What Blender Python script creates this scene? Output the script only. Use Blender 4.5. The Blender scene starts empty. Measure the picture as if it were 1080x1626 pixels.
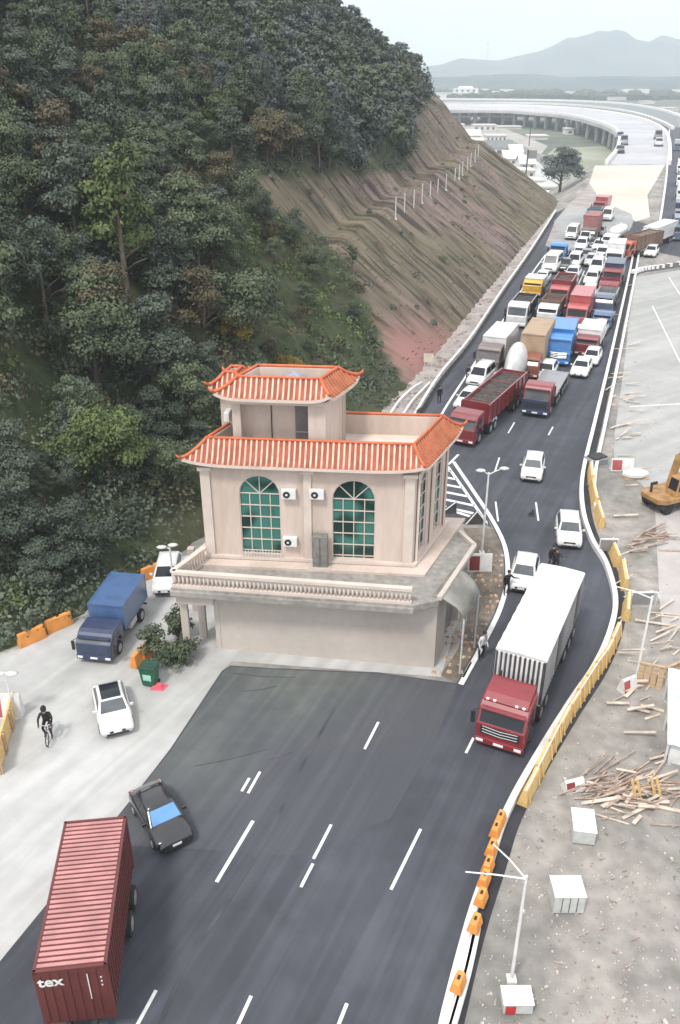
import bpy, bmesh, math, random
import numpy as np
rng = np.random.default_rng(11)
from mathutils import Vector, Matrix, noise
from mathutils.geometry import tessellate_polygon
R = math.radians
random.seed(7)
SC = bpy.context.scene
COL = SC.collection

# ---------------------------------------------------------------- camera, sky, sun, exposure
F, H, PY, W0, H0 = 1350.0, 30.0, 112.0, 1080.0, 1626.0
PITCH = math.atan((H0/2-PY)/F); SP, CP = math.sin(PITCH), math.cos(PITCH)
cam = bpy.data.cameras.new('camera'); camo = bpy.data.objects.new('camera', cam); COL.objects.link(camo)
camo.location = (0, 0, H); camo.rotation_euler = (R(90)-PITCH, 0, 0)
cam.sensor_fit = 'VERTICAL'; cam.sensor_height = 24; cam.sensor_width = 24; cam.lens = F/H0*24
cam.clip_end = 30000; cam.clip_start = .5
SC.camera = camo
world = bpy.data.worlds.new('World'); SC.world = world; world.use_nodes = True
SUN_EL, SUN_AZ = R(58), R(215)
nt = world.node_tree; nt.nodes.clear()
sky = nt.nodes.new('ShaderNodeTexSky'); sky.sky_type = 'NISHITA'; sky.sun_disc = False
sky.sun_elevation = SUN_EL; sky.sun_rotation = SUN_AZ; sky.dust_density = 3; sky.air_density = 1.4
tc = nt.nodes.new('ShaderNodeTexCoord')
mp = nt.nodes.new('ShaderNodeMapping'); mp.inputs['Scale'].default_value = (1.6, 1.6, 6)
nz = nt.nodes.new('ShaderNodeTexNoise'); nz.inputs['Scale'].default_value = 1.3; nz.inputs['Detail'].default_value = 5
cr = nt.nodes.new('ShaderNodeValToRGB')
cr.color_ramp.elements[0].position = .3; cr.color_ramp.elements[0].color = (8.2, 8.4, 9.0, 1)
cr.color_ramp.elements[1].position = .62; cr.color_ramp.elements[1].color = (10.8, 10.7, 10.8, 1)
mx = nt.nodes.new('ShaderNodeMixRGB'); mx.inputs[0].default_value = .92
bg = nt.nodes.new('ShaderNodeBackground'); bg.inputs[1].default_value = .1
ow = nt.nodes.new('ShaderNodeOutputWorld')
L = nt.links.new
L(tc.outputs['Generated'], mp.inputs[0]); L(mp.outputs[0], nz.inputs['Vector']); L(nz.outputs[0], cr.inputs[0])
L(sky.outputs[0], mx.inputs[1]); L(cr.outputs[0], mx.inputs[2]); L(mx.outputs[0], bg.inputs[0]); L(bg.outputs[0], ow.inputs[0])
sl = bpy.data.lights.new('sun', 'SUN'); sl.energy = 2.1; sl.angle = R(10); sl.color = (1, .96, .9)
so = bpy.data.objects.new('sun', sl); COL.objects.link(so)
sd = Vector((math.sin(SUN_AZ)*math.cos(SUN_EL), math.cos(SUN_AZ)*math.cos(SUN_EL), math.sin(SUN_EL)))
so.rotation_euler = sd.to_track_quat('Z', 'Y').to_euler(); so.location = (0, 0, 100)
SC.view_settings.view_transform = 'Standard'; SC.view_settings.look = 'None'
SC.view_settings.exposure = 0.66; SC.view_settings.gamma = 1

def g(px, py, z=0.0):
    """ground point (height z) seen at a point of the 1080x1626 photograph"""
    v = (py-H0/2)/F; Z = (H-z)/(SP+v*CP)
    return Vector(((px-W0/2)/F*Z, Z*(CP-v*SP), z))
def gz(px, py, Z):
    v = (py-H0/2)/F
    return Vector(((px-W0/2)/F*Z, Z*(CP-v*SP), H-Z*(SP+v*CP)))

# ---------------------------------------------------------------- materials
MATS = {}
def mat(name, col, rough=.7, metal=0., var=.12, scale=3., bump=0., bscale=None, spec=.5, col2=None, stretch=None, coat=0., detail=6, objrand=0., c2pos=(.38, .62)):
    if name in MATS: return MATS[name]
    m = bpy.data.materials.new(name); m.use_nodes = True; t = m.node_tree; b = t.nodes['Principled BSDF']
    b.inputs['Roughness'].default_value = rough; b.inputs['Metallic'].default_value = metal
    b.inputs['Specular IOR Level'].default_value = spec
    if coat: b.inputs['Coat Weight'].default_value = coat; b.inputs['Coat Roughness'].default_value = .08
    c = tuple(col)+(1,)
    co = t.nodes.new('ShaderNodeTexCoord')
    vec = co.outputs['Object']
    if stretch:
        ma = t.nodes.new('ShaderNodeMapping'); ma.inputs['Scale'].default_value = stretch
        t.links.new(vec, ma.inputs[0]); vec = ma.outputs[0]
    n = t.nodes.new('ShaderNodeTexNoise'); n.inputs['Scale'].default_value = scale; n.inputs['Detail'].default_value = detail
    t.links.new(vec, n.inputs['Vector'])
    r = t.nodes.new('ShaderNodeValToRGB'); e = r.color_ramp.elements
    e[0].position, e[1].position = c2pos
    if col2: e[0].color = c; e[1].color = tuple(col2)+(1,)
    else:
        e[0].color = tuple(x*(1-var) for x in col)+(1,); e[1].color = tuple(min(1, x*(1+var)) for x in col)+(1,)
    t.links.new(n.outputs[0], r.inputs[0]); out = r.outputs[0]
    if col2 and var:
        n2 = t.nodes.new('ShaderNodeTexNoise'); n2.inputs['Scale'].default_value = scale*9; n2.inputs['Detail'].default_value = 4
        t.links.new(vec, n2.inputs['Vector'])
        mr = t.nodes.new('ShaderNodeMapRange'); mr.inputs['From Min'].default_value = .3; mr.inputs['From Max'].default_value = .7
        mr.inputs['To Min'].default_value = 1-var; mr.inputs['To Max'].default_value = 1+var
        t.links.new(n2.outputs[0], mr.inputs[0])
        hs = t.nodes.new('ShaderNodeHueSaturation'); t.links.new(mr.outputs[0], hs.inputs['Value']); t.links.new(out, hs.inputs['Color']); out = hs.outputs[0]
    if objrand:
        oi = t.nodes.new('ShaderNodeObjectInfo'); mr = t.nodes.new('ShaderNodeMapRange')
        mr.inputs['To Min'].default_value = 1-objrand; mr.inputs['To Max'].default_value = 1+objrand
        t.links.new(oi.outputs['Random'], mr.inputs[0])
        hs = t.nodes.new('ShaderNodeHueSaturation'); t.links.new(mr.outputs[0], hs.inputs['Value']); t.links.new(out, hs.inputs['Color']); out = hs.outputs[0]
    t.links.new(out, b.inputs['Base Color'])
    if bump:
        nb = t.nodes.new('ShaderNodeTexNoise'); nb.inputs['Scale'].default_value = bscale or scale*4; nb.inputs['Detail'].default_value = 5
        t.links.new(vec, nb.inputs['Vector'])
        bp = t.nodes.new('ShaderNodeBump'); bp.inputs['Strength'].default_value = bump; bp.inputs['Distance'].default_value = .05
        t.links.new(nb.outputs[0], bp.inputs['Height']); t.links.new(bp.outputs[0], b.inputs['Normal'])
    MATS[name] = m; return m
def paint(name, col, rough=.35, coat=.4): return mat('paint_'+name, tuple(x*.80 for x in col), rough, 0, .05, 1.1, coat=coat, col2=col, c2pos=(.3, .52))

M_asph = mat('asphalt', (.064, .067, .082), .9, var=.12, scale=.07, bump=.3, bscale=25, col2=(.077, .081, .098), detail=3, spec=.35)
M_asph2 = mat('asphalt_worn', (.118, .128, .118), .9, var=.1, scale=.15, bump=.3, bscale=20, col2=(.085, .092, .094), detail=3)
M_seam = mat('asphalt_seam', (.055, .057, .066), .8, var=.3, scale=.5)
M_conc = mat('concrete_road', (.37, .37, .355), .85, var=.07, scale=.12, bump=.15, bscale=12, col2=(.46, .46, .455))
M_conc2 = mat('concrete_new', (.32, .325, .31), .85, var=.06, scale=.07, bump=.15, bscale=12, col2=(.37, .37, .36))
M_slab = mat('concrete_pink', (.37, .34, .325), .85, var=.08, scale=.1, bump=.15, col2=(.41, .385, .37))
M_line = mat('road_paint', (.74, .74, .73), .6, var=.12, scale=2)
M_kerb = mat('concrete_kerb', (.68, .67, .65), .8, var=.1, scale=1.2)
M_strip = mat('strip_dark', (.025, .025, .03), .8, var=.3, scale=1)
M_site = mat('site_ground', (.18, .18, .165), .95, var=.22, scale=.13, bump=.8, bscale=3, col2=(.31, .285, .26), detail=10)
M_earth = mat('earth_brown', (.135, .11, .085), .95, var=.3, scale=.2, bump=.6, bscale=3, col2=(.19, .165, .14))
M_sand = mat('sand_pale', (.50, .44, .37), .9, var=.06, scale=.02, col2=(.56, .52, .47))
M_gravelp = mat('gravel_pale', (.25, .225, .21), .9, var=.2, scale=.3, col2=(.36, .32, .30), bump=.4)
M_white = paint('white', (.70, .70, .69))
M_glass = mat('dark_glass', (.016, .02, .026), .1, 0, .2, .8, spec=.35)
M_gglass = mat('grey_glass', (.085, .095, .105), .15, 0, .2, .8, spec=.4)
M_bglass = mat('blue_reflect_glass', (.10, .25, .5), .12, 0, .15, .8, spec=.8)  # blue reflection on the windscreen put into its base colour
M_tyre = mat('tyre', (.02, .02, .02), .85, var=.2)
M_rim = mat('rim', (.42, .42, .43), .4, .6, .1)
M_black = mat('black_plastic', (.02, .02, .022), .6, var=.2)
M_lamp = mat('lamp_lens', (.8, .8, .78), .15, 0, .05, spec=.8)
M_chrome = mat('bright_trim', (.65, .65, .66), .3, .5, .05)
M_steel = mat('galvanised_steel', (.62, .62, .62), .5, .2, .08)
M_chassis = mat('chassis_dark', (.035, .035, .037), .75, var=.3)
M_redlamp = mat('red_lens', (.45, .03, .03), .3)
M_wood = mat('timber', (.42, .28, .16), .85, var=.3, scale=2, col2=(.52, .38, .25), stretch=(1, 1, 6))
M_yellow = mat('barrier_yellow', (.60, .40, .15), .65, var=.15, scale=.8, col2=(.68, .47, .2))
M_orange = mat('barrier_orange', (.68, .27, .06), .6, var=.15, scale=1.2)

def streaks(m, ang, amt, sx=1.4, sy=.05, lo=.42, hi=.6):
    """tyre polished bands and stains running along the lane"""
    t = m.node_tree; b = t.nodes['Principled BSDF']; prev = b.inputs['Base Color'].links[0].from_socket
    co = t.nodes.new('ShaderNodeTexCoord'); ma = t.nodes.new('ShaderNodeMapping'); ma.inputs['Rotation'].default_value = (0, 0, -ang)
    m2 = t.nodes.new('ShaderNodeMapping'); m2.inputs['Scale'].default_value = (sy, sx, 1)
    n = t.nodes.new('ShaderNodeTexNoise'); n.inputs['Scale'].default_value = 1; n.inputs['Detail'].default_value = 6; n.inputs['Distortion'].default_value = .3
    r = t.nodes.new('ShaderNodeMapRange'); r.inputs['From Min'].default_value = lo; r.inputs['From Max'].default_value = hi; r.inputs['To Min'].default_value = 1-amt; r.inputs['To Max'].default_value = 1+amt*.4
    h = t.nodes.new('ShaderNodeHueSaturation'); K = t.links.new
    K(co.outputs['Object'], ma.inputs[0]); K(ma.outputs[0], m2.inputs[0]); K(m2.outputs[0], n.inputs['Vector']); K(n.outputs[0], r.inputs[0]); K(r.outputs[0], h.inputs['Value']); K(prev, h.inputs['Color']); K(h.outputs[0], b.inputs['Base Color'])
def blend_patch(m, P, D, ln, col):
    t = m.node_tree; b = t.nodes['Principled BSDF']; prev = b.inputs['Base Color'].links[0].from_socket; K = t.links.new
    co = t.nodes.new('ShaderNodeTexCoord'); n = t.nodes.new('ShaderNodeTexNoise'); n.inputs['Scale'].default_value = .22; n.inputs['Detail'].default_value = 4
    K(co.outputs['Object'], n.inputs['Vector'])
    dp = t.nodes.new('ShaderNodeVectorMath'); dp.operation = 'DOT_PRODUCT'; dp.inputs[1].default_value = D/ln
    K(co.outputs['Object'], dp.inputs[0])
    ad = t.nodes.new('ShaderNodeMath'); ad.operation = 'MULTIPLY_ADD'; ad.inputs[1].default_value = .9; K(n.outputs[0], ad.inputs[0]); K(dp.outputs['Value'], ad.inputs[2])
    r = t.nodes.new('ShaderNodeMapRange'); o = P.dot(D)/ln+.45; r.inputs['From Min'].default_value = o; r.inputs['From Max'].default_value = o+1; K(ad.outputs[0], r.inputs[0])
    x = t.nodes.new('ShaderNodeMixRGB'); x.inputs[2].default_value = col; K(r.outputs[0], x.inputs[0]); K(prev, x.inputs[1]); K(x.outputs[0], b.inputs['Base Color'])
LANE = math.atan2(g(668, 1317).y-g(621, 1413).y, g(668, 1317).x-g(621, 1413).x)
streaks(M_asph, LANE, .16); streaks(M_asph, LANE+.5, .08, .25, .12)
D_ = g(560, 1290)-g(400, 1075); blend_patch(M_asph2, g(400, 1075), D_.normalized(), D_.length*.9, (.070, .073, .088, 1)); streaks(M_asph2, LANE, .14)
streaks(M_conc, LANE-.1, .10, .9, .06); streaks(M_conc2, LANE-.45, .10, .5, .03); streaks(M_site, LANE, .12, .4, .08)
# ---------------------------------------------------------------- mesh helpers
class MB:
    def __init__(s): s.v = []; s.f = []; s.m = []; s.cur = 0
    def face(s, idx): s.f.append(idx); s.m.append(s.cur)
    def add(s, vs, fs):
        o = len(s.v); s.v += [tuple(v) for v in vs]
        for f in fs: s.face([i+o for i in f])
    def hull8(s, b, t):      # bottom 4 and top 4 points, same winding (counter-clockwise from above)
        s.add(list(b)+list(t), [(3, 2, 1, 0), (4, 5, 6, 7), (0, 1, 5, 4), (1, 2, 6, 5), (2, 3, 7, 6), (3, 0, 4, 7)]); return s
    def box(s, x, y, z, sx, sy, sz, rz=0, top=1., topy=None):   # centre of base x,y,z
        c, n = math.cos(rz), math.sin(rz); ty = top if topy is None else topy
        def q(dx, dy, dz): return (x+dx*c-dy*n, y+dx*n+dy*c, z+dz)
        a, b = sx/2, sy/2
        return s.hull8([q(-a, -b, 0), q(a, -b, 0), q(a, b, 0), q(-a, b, 0)], [q(-a*top, -b*ty, sz), q(a*top, -b*ty, sz), q(a*top, b*ty, sz), q(-a*top, b*ty, sz)])
    def bar(s, p, q, w, h=None, up=(0, 0, 1)):
        p, q = Vector(p), Vector(q); h = h or w; d = (q-p)
        if d.length < 1e-6: return s
        d.normalize(); u = Vector(up)
        if abs(d.dot(u)) > .98: u = Vector((0, 1, 0))
        r = d.cross(u).normalized()*w/2; u = r.cross(d).normalized()*h/2
        return s.hull8([p-r-u, p+r-u, q+r-u, q-r-u], [p-r+u, p+r+u, q+r+u, q-r+u])
    def tube(s, pts, r, n=8, caps=True):
        pts = [Vector(p) for p in pts]; rs = r if isinstance(r, (list, tuple)) else [r]*len(pts)
        rings = []
        for i, p in enumerate(pts):
            d = (pts[min(i+1, len(pts)-1)]-pts[max(i-1, 0)]).normalized()
            a = Vector((0, 0, 1)) if abs(d.z) < .9 else Vector((1, 0, 0))
            x = d.cross(a).normalized(); y = d.cross(x)
            rings.append([p+(x*math.cos(2*math.pi*k/n)+y*math.sin(2*math.pi*k/n))*rs[i] for k in range(n)])
        return s.loft(rings, caps)
    def loft(s, rings, caps=True, closed=True):
        n = len(rings[0]); o = len(s.v)
        for r in rings: s.v += [tuple(p) for p in r]
        for i in range(len(rings)-1):
            for k in range(n if closed else n-1):
                a, b = o+i*n+k, o+i*n+(k+1) % n
                s.face([a, b, b+n, a+n])
        if caps:
            s.face([o+k for k in range(n)][::-1]); e = o+(len(rings)-1)*n; s.face([e+k for k in range(n)])
        return s
    def ball(s, c, r, n=8, sq=(1, 1, 1)):
        rings = []
        for i in range(n//2+1):
            a = -math.pi/2+math.pi*i/(n//2); rr = max(.02, math.cos(a))
            rings.append([(c[0]+r*sq[0]*rr*math.cos(2*math.pi*k/n), c[1]+r*sq[1]*rr*math.sin(2*math.pi*k/n), c[2]+r*sq[2]*math.sin(a)) for k in range(n)])
        return s.loft(rings)
    def prism(s, poly, z0, z1):      # plan polygon between two heights
        n = len(poly); o = len(s.v)
        s.v += [(p[0], p[1], z0) for p in poly]+[(p[0], p[1], z1) for p in poly]
        tr = tessellate_polygon([[Vector((p[0], p[1], 0)) for p in poly]])
        for t in tr: s.face([o+n+i for i in t]); s.face([o+i for i in t][::-1])
        for i in range(n): s.face([o+i, o+(i+1) % n, o+n+(i+1) % n, o+n+i])
        return s
    def sheet(s, poly, z):
        o = len(s.v); s.v += [(p[0], p[1], z) for p in poly]
        for t in tessellate_polygon([[Vector((p[0], p[1], 0)) for p in poly]]): s.face([o+i for i in t])
        return s
    def extrude_x(s, prof, x0, x1, taper=0):   # side profile (y,z) swept across x
        a = [(x0, p[0], p[1]) for p in prof]; b = [(x1, p[0], p[1]) for p in prof]
        n = len(prof); o = len(s.v); s.v += a+b
        tr = tessellate_polygon([[Vector((p[0], p[1], 0)) for p in prof]])
        for t in tr: s.face([o+i for i in t]); s.face([o+n+i for i in t][::-1])
        for i in range(n): s.face([o+i, o+(i+1) % n, o+n+(i+1) % n, o+n+i])
        return s
    def panel(s, q, u0, u1, v0, v1, off=.012, th=.02):   # inset slab on the quad q (4 points ccw from outside, bottom-left first)
        q = [Vector(p) for p in q]
        def P(u, v): return q[0].lerp(q[1], u).lerp(q[3].lerp(q[2], u), v)
        n = (q[1]-q[0]).cross(q[3]-q[0]).normalized()
        c = [P(u0, v0), P(u1, v0), P(u1, v1), P(u0, v1)]
        return s.hull8([p+n*(off-th) for p in c], [p+n*off for p in c])
    def build(s, name, m, parent=None, smooth=False, bevel=0, loc=None, rz=0, fixn=True):
        me = bpy.data.meshes.new(name); me.from_pydata(s.v, [], s.f); me.update()
        for k in (m if isinstance(m, (list, tuple)) else [m]): me.materials.append(k)
        if any(s.m): me.polygons.foreach_set('material_index', s.m)
        if fixn and len(s.f) < 60000:
            bm = bmesh.new(); bm.from_mesh(me); bmesh.ops.recalc_face_normals(bm, faces=bm.faces); bm.to_mesh(me); bm.free()
        if smooth: me.polygons.foreach_set('use_smooth', [True]*len(me.polygons))
        o = bpy.data.objects.new(name, me); COL.objects.link(o)
        if parent: o.parent = parent
        if loc is not None: o.location = loc
        o.rotation_euler.z = rz
        if bevel:
            b = o.modifiers.new('bevel', 'BEVEL'); b.width = bevel; b.segments = 2; b.limit_method = 'ANGLE'; b.angle_limit = R(35)
            if smooth: pass
        return o
def builds(s, name, m, parent=None, **k):
    """one object for each connected piece of the mesh"""
    par = list(range(len(s.v)))
    def fd(a):
        while par[a] != a: par[a] = par[par[a]]; a = par[a]
        return a
    for f in s.f:
        for i in f[1:]: par[fd(i)] = fd(f[0])
    gr = {}
    for f in s.f: gr.setdefault(fd(f[0]), []).append(f)
    out = []
    for fs in gr.values():
        ids = sorted({i for f in fs for i in f}); mp_ = {i: j for j, i in enumerate(ids)}; b = MB()
        b.v = [s.v[i] for i in ids]; b.f = [[mp_[i] for i in f] for f in fs]; b.m = [0]*len(b.f); out.append(b.build(name, m, parent, **k))
    return out
MB.builds = builds
def tag(o, label=None, cat=None, group=None, kind=None):
    if label: o['label'] = label
    if cat: o['category'] = cat
    if group: o['group'] = group
    if kind: o['kind'] = kind
    return o
def thing(name, label, cat, loc=(0, 0, 0), rz=0, group=None):
    o = bpy.data.objects.new(name, None); COL.objects.link(o); o.empty_display_size = .3
    o.location = loc; o.rotation_euler.z = rz; return tag(o, label, cat, group)
def copy_tree(o, parent=None):
    c = o.copy(); COL.objects.link(c); c.parent = parent
    for ch in o.children: copy_tree(ch, c)
    return c
def smooth_path(pts, n=6):
    pts = [Vector(p) for p in pts]; out = []
    for i in range(len(pts)-1):
        p0, p1, p2, p3 = pts[max(i-1, 0)], pts[i], pts[i+1], pts[min(i+2, len(pts)-1)]
        for k in range(n):
            t = k/n
            out.append(.5*((2*p1)+(p2-p0)*t+(2*p0-5*p1+4*p2-p3)*t*t+(3*p1-p0-3*p2+p3)*t**3))
    out.append(pts[-1]); return out
def offset(path, d):
    out = []
    for i, p in enumerate(path):
        t = (path[min(i+1, len(path)-1)]-path[max(i-1, 0)]); t.z = 0; t.normalize()
        out.append(p+Vector((t.y, -t.x, 0))*d)
    return out                   # positive d: right of the travel direction
def ribbon(path, d0, d1, z0, z1):
    a, b = offset(path, d0), offset(path, d1); mb = MB()
    rings = [[(p.x, p.y, z0), (q.x, q.y, z0), (q.x, q.y, z1), (p.x, p.y, z1)] for p, q in zip(a, b)]
    return mb.loft(rings)

# ---------------------------------------------------------------- terrain
# the upper platform: everything at road level; beyond it the valley floor 12 m below
VZ = -12.0
edge = [(-400, -120), (-400, 262), (20, 262), (52, 232), (g(905, 322).x, g(905, 322).y), (g(926, 292).x, g(926, 292).y), (g(944, 262).x, g(944, 262).y),
        (g(1030, 261).x, g(1030, 261).y), (g(1058, 262).x, g(1058, 262).y), (g(1062, 205).x+6, g(1062, 205).y), (g(1072, 178).x, g(1072, 178).y), (900, 1000), (900, -120)]
top = MB(); top.sheet(edge, 0)
n = len(edge)
for i in range(n):
    a, b = Vector(edge[i]+(0,)), Vector(edge[(i+1) % n]+(0,))
    d = (b-a).normalized(); nn = Vector((d.y, -d.x, 0))*-1
    for sgn in (1,):
        pa, pb = a+nn*0, b+nn*0
    o = len(top.v)
cx, cy = 200, 200
lo = []
for i in range(n):
    p = Vector(edge[i]); a = Vector(edge[i-1]); b = Vector(edge[(i+1) % n])
    t = ((p-a).normalized()+(b-p).normalized()).normalized(); lo.append(p+Vector((-t.y, t.x))*22)
o = len(top.v)
top.v += [(p[0], p[1], 0) for p in edge]+[(p.x, p.y, VZ-.2) for p in lo]
for i in range(n): top.face([o+i, o+(i+1) % n, o+n+(i+1) % n, o+n+i])
tag(top.build('ground', M_site), kind='structure')
M_valley = mat('valley_fields', (.075, .095, .07), .95, var=.25, scale=.006, col2=(.16, .165, .13))
v = MB(); v.sheet([(-9000, -300), (9000, -300), (9000, 11000), (-9000, 11000)], VZ)
tag(v.build('valley_floor', M_valley), kind='structure')

foot = [Vector(p) for p in [(-75, -5), (-40, 26), (-19.7, 40), (-14, 47), (-10.8, 51.8), (-3.5, 64), (4.2, 79), (11, 97), (30.5, 154), (51.5, 215), (57, 234)]]
foot = [Vector((p.x, p.y)) for p in smooth_path([Vector((p.x, p.y, 0)) for p in foot], 4)]
endl = [Vector((57, 234)), Vector((18, 262)), Vector((-160, 300))]
def seg_d(p, a, b):
    ab = b-a; t = max(0, min(1, (p-a).dot(ab)/ab.length_squared)); c = a+ab*t; dv = p-c
    return dv.length, (ab.x*dv.y-ab.y*dv.x), c
def foot_d(x, y):
    p = Vector((x, y)); best = (1e9, 0, None)
    for i in range(len(foot)-1):
        r = seg_d(p, foot[i], foot[i+1])
        if r[0] < best[0]: best = r
    return (best[0] if best[1] > 0 else -best[0]), best[2]
def lerp(a, b, t): return a+(b-a)*t
def sm(a, b, x):
    t = max(0, min(1, (x-a)/(b-a))); return t*t*(3-2*t)
def pw(x, pts):
    for (x0, y0), (x1, y1) in zip(pts, pts[1:]):
        if x <= x1: return lerp(y0, y1, (x-x0)/(x1-x0))
    (x0, y0), (x1, y1) = pts[-2:]; return y1+(x-x1)*(y1-y0)/(x1-x0)
def hill(x, y, noisy=True):
    d, c = foot_d(x, y)
    if d <= 0: return -.6, d, 0
    de = min(seg_d(Vector((x, y)), endl[i], endl[i+1])[0] for i in range(2))
    if (endl[1]-endl[0]).x*(y-endl[0].y)-(endl[1]-endl[0]).y*(x-endl[0].x) < 0 and x > 18: de = -1
    if x <= 18 and y > 262+(18-x)*.213: de = -1
    cy_ = c.y+.35*d                                # lines of the cut lean back up the slope
    q = max(0, min(1.15, (cy_-98)/112))
    cut = pw(d, [(0, 0), (12+7*q, 12+1.5*q), (14.6+7.4*q, 12.15+1.5*q), (20+9*q, 19.3+2.7*q), (48, 35), (90, 50), (160, 62)])
    nat = pw(d, [(0, 0), (6, 3.4), (20, 15.5), (45, 33.5), (80, 48), (160, 60)])
    wcut = sm(84, 100, c.y+.15*d)*(1-.0*d)
    h = lerp(nat, cut, wcut)
    if noisy:
        a = 1-wcut*(1 if d < 28 else max(0, 1-(d-28)/15))
        h += noise.noise(Vector((x*.05, y*.05, 1)))*5*a*min(1, d/12)+noise.noise(Vector((x*.16, y*.16, 3)))*1.4*min(1, d/5)*(.25+.75*a)
        # rills running down the cut slope
        h += (noise.noise(Vector((c.y*.42+d*.1, d*.06, 9)))*.7+noise.noise(Vector((c.y*.9+d*.25, d*.1, 5)))*.65)*wcut*min(1, d/3)
    h = min(h, max(-.6, de*1.5))
    return h, d, wcut
gx0, gx1, gy0, gy1, st = -125, 62, 8, 300, 1.0
nx, ny = int((gx1-gx0)/st)+1, int((gy1-gy0)/st)+1
def proj(p):
    up = p[1]*SP+(p[2]-H)*CP; dep = p[1]*CP-(p[2]-H)*SP
    return (W0/2+F*p[0]/dep, H0/2-F*up/dep, dep) if dep > 1 else (-1e4, -1e4, dep)
BARE = [(388, 276), (480, 279), (560, 277), (648, 270), (662, 230), (655, 190), (672, 165), (690, 150), (900, 280), (910, 360), (700, 640), (640, 610), (612, 560), (600, 500), (566, 428), (520, 392), (450, 352), (402, 318)]
def bare(px, py):
    ins_ = False; j = len(BARE)-1
    for i in range(len(BARE)):
        (xi, yi), (xj, yj) = BARE[i], BARE[j]
        if (yi > py) != (yj > py) and px < (xj-xi)*(py-yi)/(yj-yi)+xi: ins_ = not ins_
        j = i
    return ins_
hb = MB(); cutmask = []; red = []
for j in range(ny):
    for i in range(nx):
        x, y = gx0+i*st, gy0+j*st
        h, d, wc = hill(x, y); hb.v.append((x, y, h if d > 0 else -.6)); 
        q = max(0, min(1.15, (y-98)/112)); dt = 20+9*q
        p_ = proj((x+2*noise.noise(Vector((x*.12, y*.12, 0))), y+3*noise.noise(Vector((x*.12, y*.12, 5))), max(h, 0))); cutmask.append(1. if d > -2 and bare(p_[0], p_[1]) else 0.)
        red.append(math.exp(-((p_[0]-668)/55)**2-((p_[1]-560)/45)**2) if d > -2 else 0)
for j in range(ny-1):
    for i in range(nx-1):
        a = j*nx+i
        if max(hb.v[a][2], hb.v[a+1][2], hb.v[a+nx][2], hb.v[a+nx+1][2]) > -.55: hb.f.append([a, a+1, a+nx+1, a+nx]); hb.m.append(0)
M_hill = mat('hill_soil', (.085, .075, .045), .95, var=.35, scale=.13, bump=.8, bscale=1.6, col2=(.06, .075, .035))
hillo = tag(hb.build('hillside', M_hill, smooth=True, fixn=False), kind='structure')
# soil of the cut against the leaf litter of the wood
at = hillo.data.attributes.new('cut', 'FLOAT', 'POINT'); at.data.foreach_set('value', cutmask)
at = hillo.data.attributes.new('reddish', 'FLOAT', 'POINT'); at.data.foreach_set('value', red)
t = M_hill.node_tree; b = t.nodes['Principled BSDF']; prev = b.inputs['Base Color'].links[0].from_socket
an = t.nodes.new('ShaderNodeAttribute'); an.attribute_name = 'cut'
co = t.nodes.new('ShaderNodeTexCoord')
mpx = t.nodes.new('ShaderNodeMapping'); mpx.inputs['Rotation'].default_value = (0, 0, R(-20)); mpx.inputs['Scale'].default_value = (.16, 1.1, .16)
n1 = t.nodes.new('ShaderNodeTexNoise'); n1.inputs['Scale'].default_value = .55; n1.inputs['Detail'].default_value = 8; n1.inputs['Distortion'].default_value = 1.3
L2 = t.links.new; L2(co.outputs['Object'], mpx.inputs[0]); L2(mpx.outputs[0], n1.inputs['Vector'])
r1 = t.nodes.new('ShaderNodeValToRGB'); e = r1.color_ramp.elements
e[0].position = .38; e[0].color = (.045, .035, .03, 1); e[1].position = .63; e[1].color = (.205, .16, .14, 1)
k = e.new(.46); k.color = (.115, .095, .072, 1); k = e.new(.53); k.color = (.155, .12, .108, 1)
L2(n1.outputs[0], r1.inputs[0])
n3 = t.nodes.new('ShaderNodeTexNoise'); n3.inputs['Scale'].default_value = .035; n3.inputs['Detail'].default_value = 3
L2(co.outputs['Object'], n3.inputs['Vector'])
r3 = t.nodes.new('ShaderNodeValToRGB'); r3.color_ramp.elements[0].position = .42; r3.color_ramp.elements[1].position = .6
r3.color_ramp.elements[0].color = (.82, .87, .66, 1); r3.color_ramp.elements[1].color = (1, .93, .93, 1)
L2(n3.outputs[0], r3.inputs[0])
mm = t.nodes.new('ShaderNodeMixRGB'); mm.blend_type = 'MULTIPLY'; mm.inputs[0].default_value = 1; L2(r1.outputs[0], mm.inputs[1]); L2(r3.outputs[0], mm.inputs[2])
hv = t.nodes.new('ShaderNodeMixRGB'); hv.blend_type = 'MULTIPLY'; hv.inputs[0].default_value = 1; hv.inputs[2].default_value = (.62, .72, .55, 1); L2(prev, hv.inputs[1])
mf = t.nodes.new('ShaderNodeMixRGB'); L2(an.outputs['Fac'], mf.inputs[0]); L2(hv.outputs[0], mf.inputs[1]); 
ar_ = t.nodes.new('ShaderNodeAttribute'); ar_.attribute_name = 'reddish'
mr_ = t.nodes.new('ShaderNodeMixRGB'); mr_.inputs[2].default_value = (.30, .15, .135, 1); L2(ar_.outputs['Fac'], mr_.inputs[0]); L2(mm.outputs[0], mr_.inputs[1]); L2(mr_.outputs[0], mf.inputs[2]); L2(mf.outputs[0], b.inputs['Base Color'])

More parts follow.
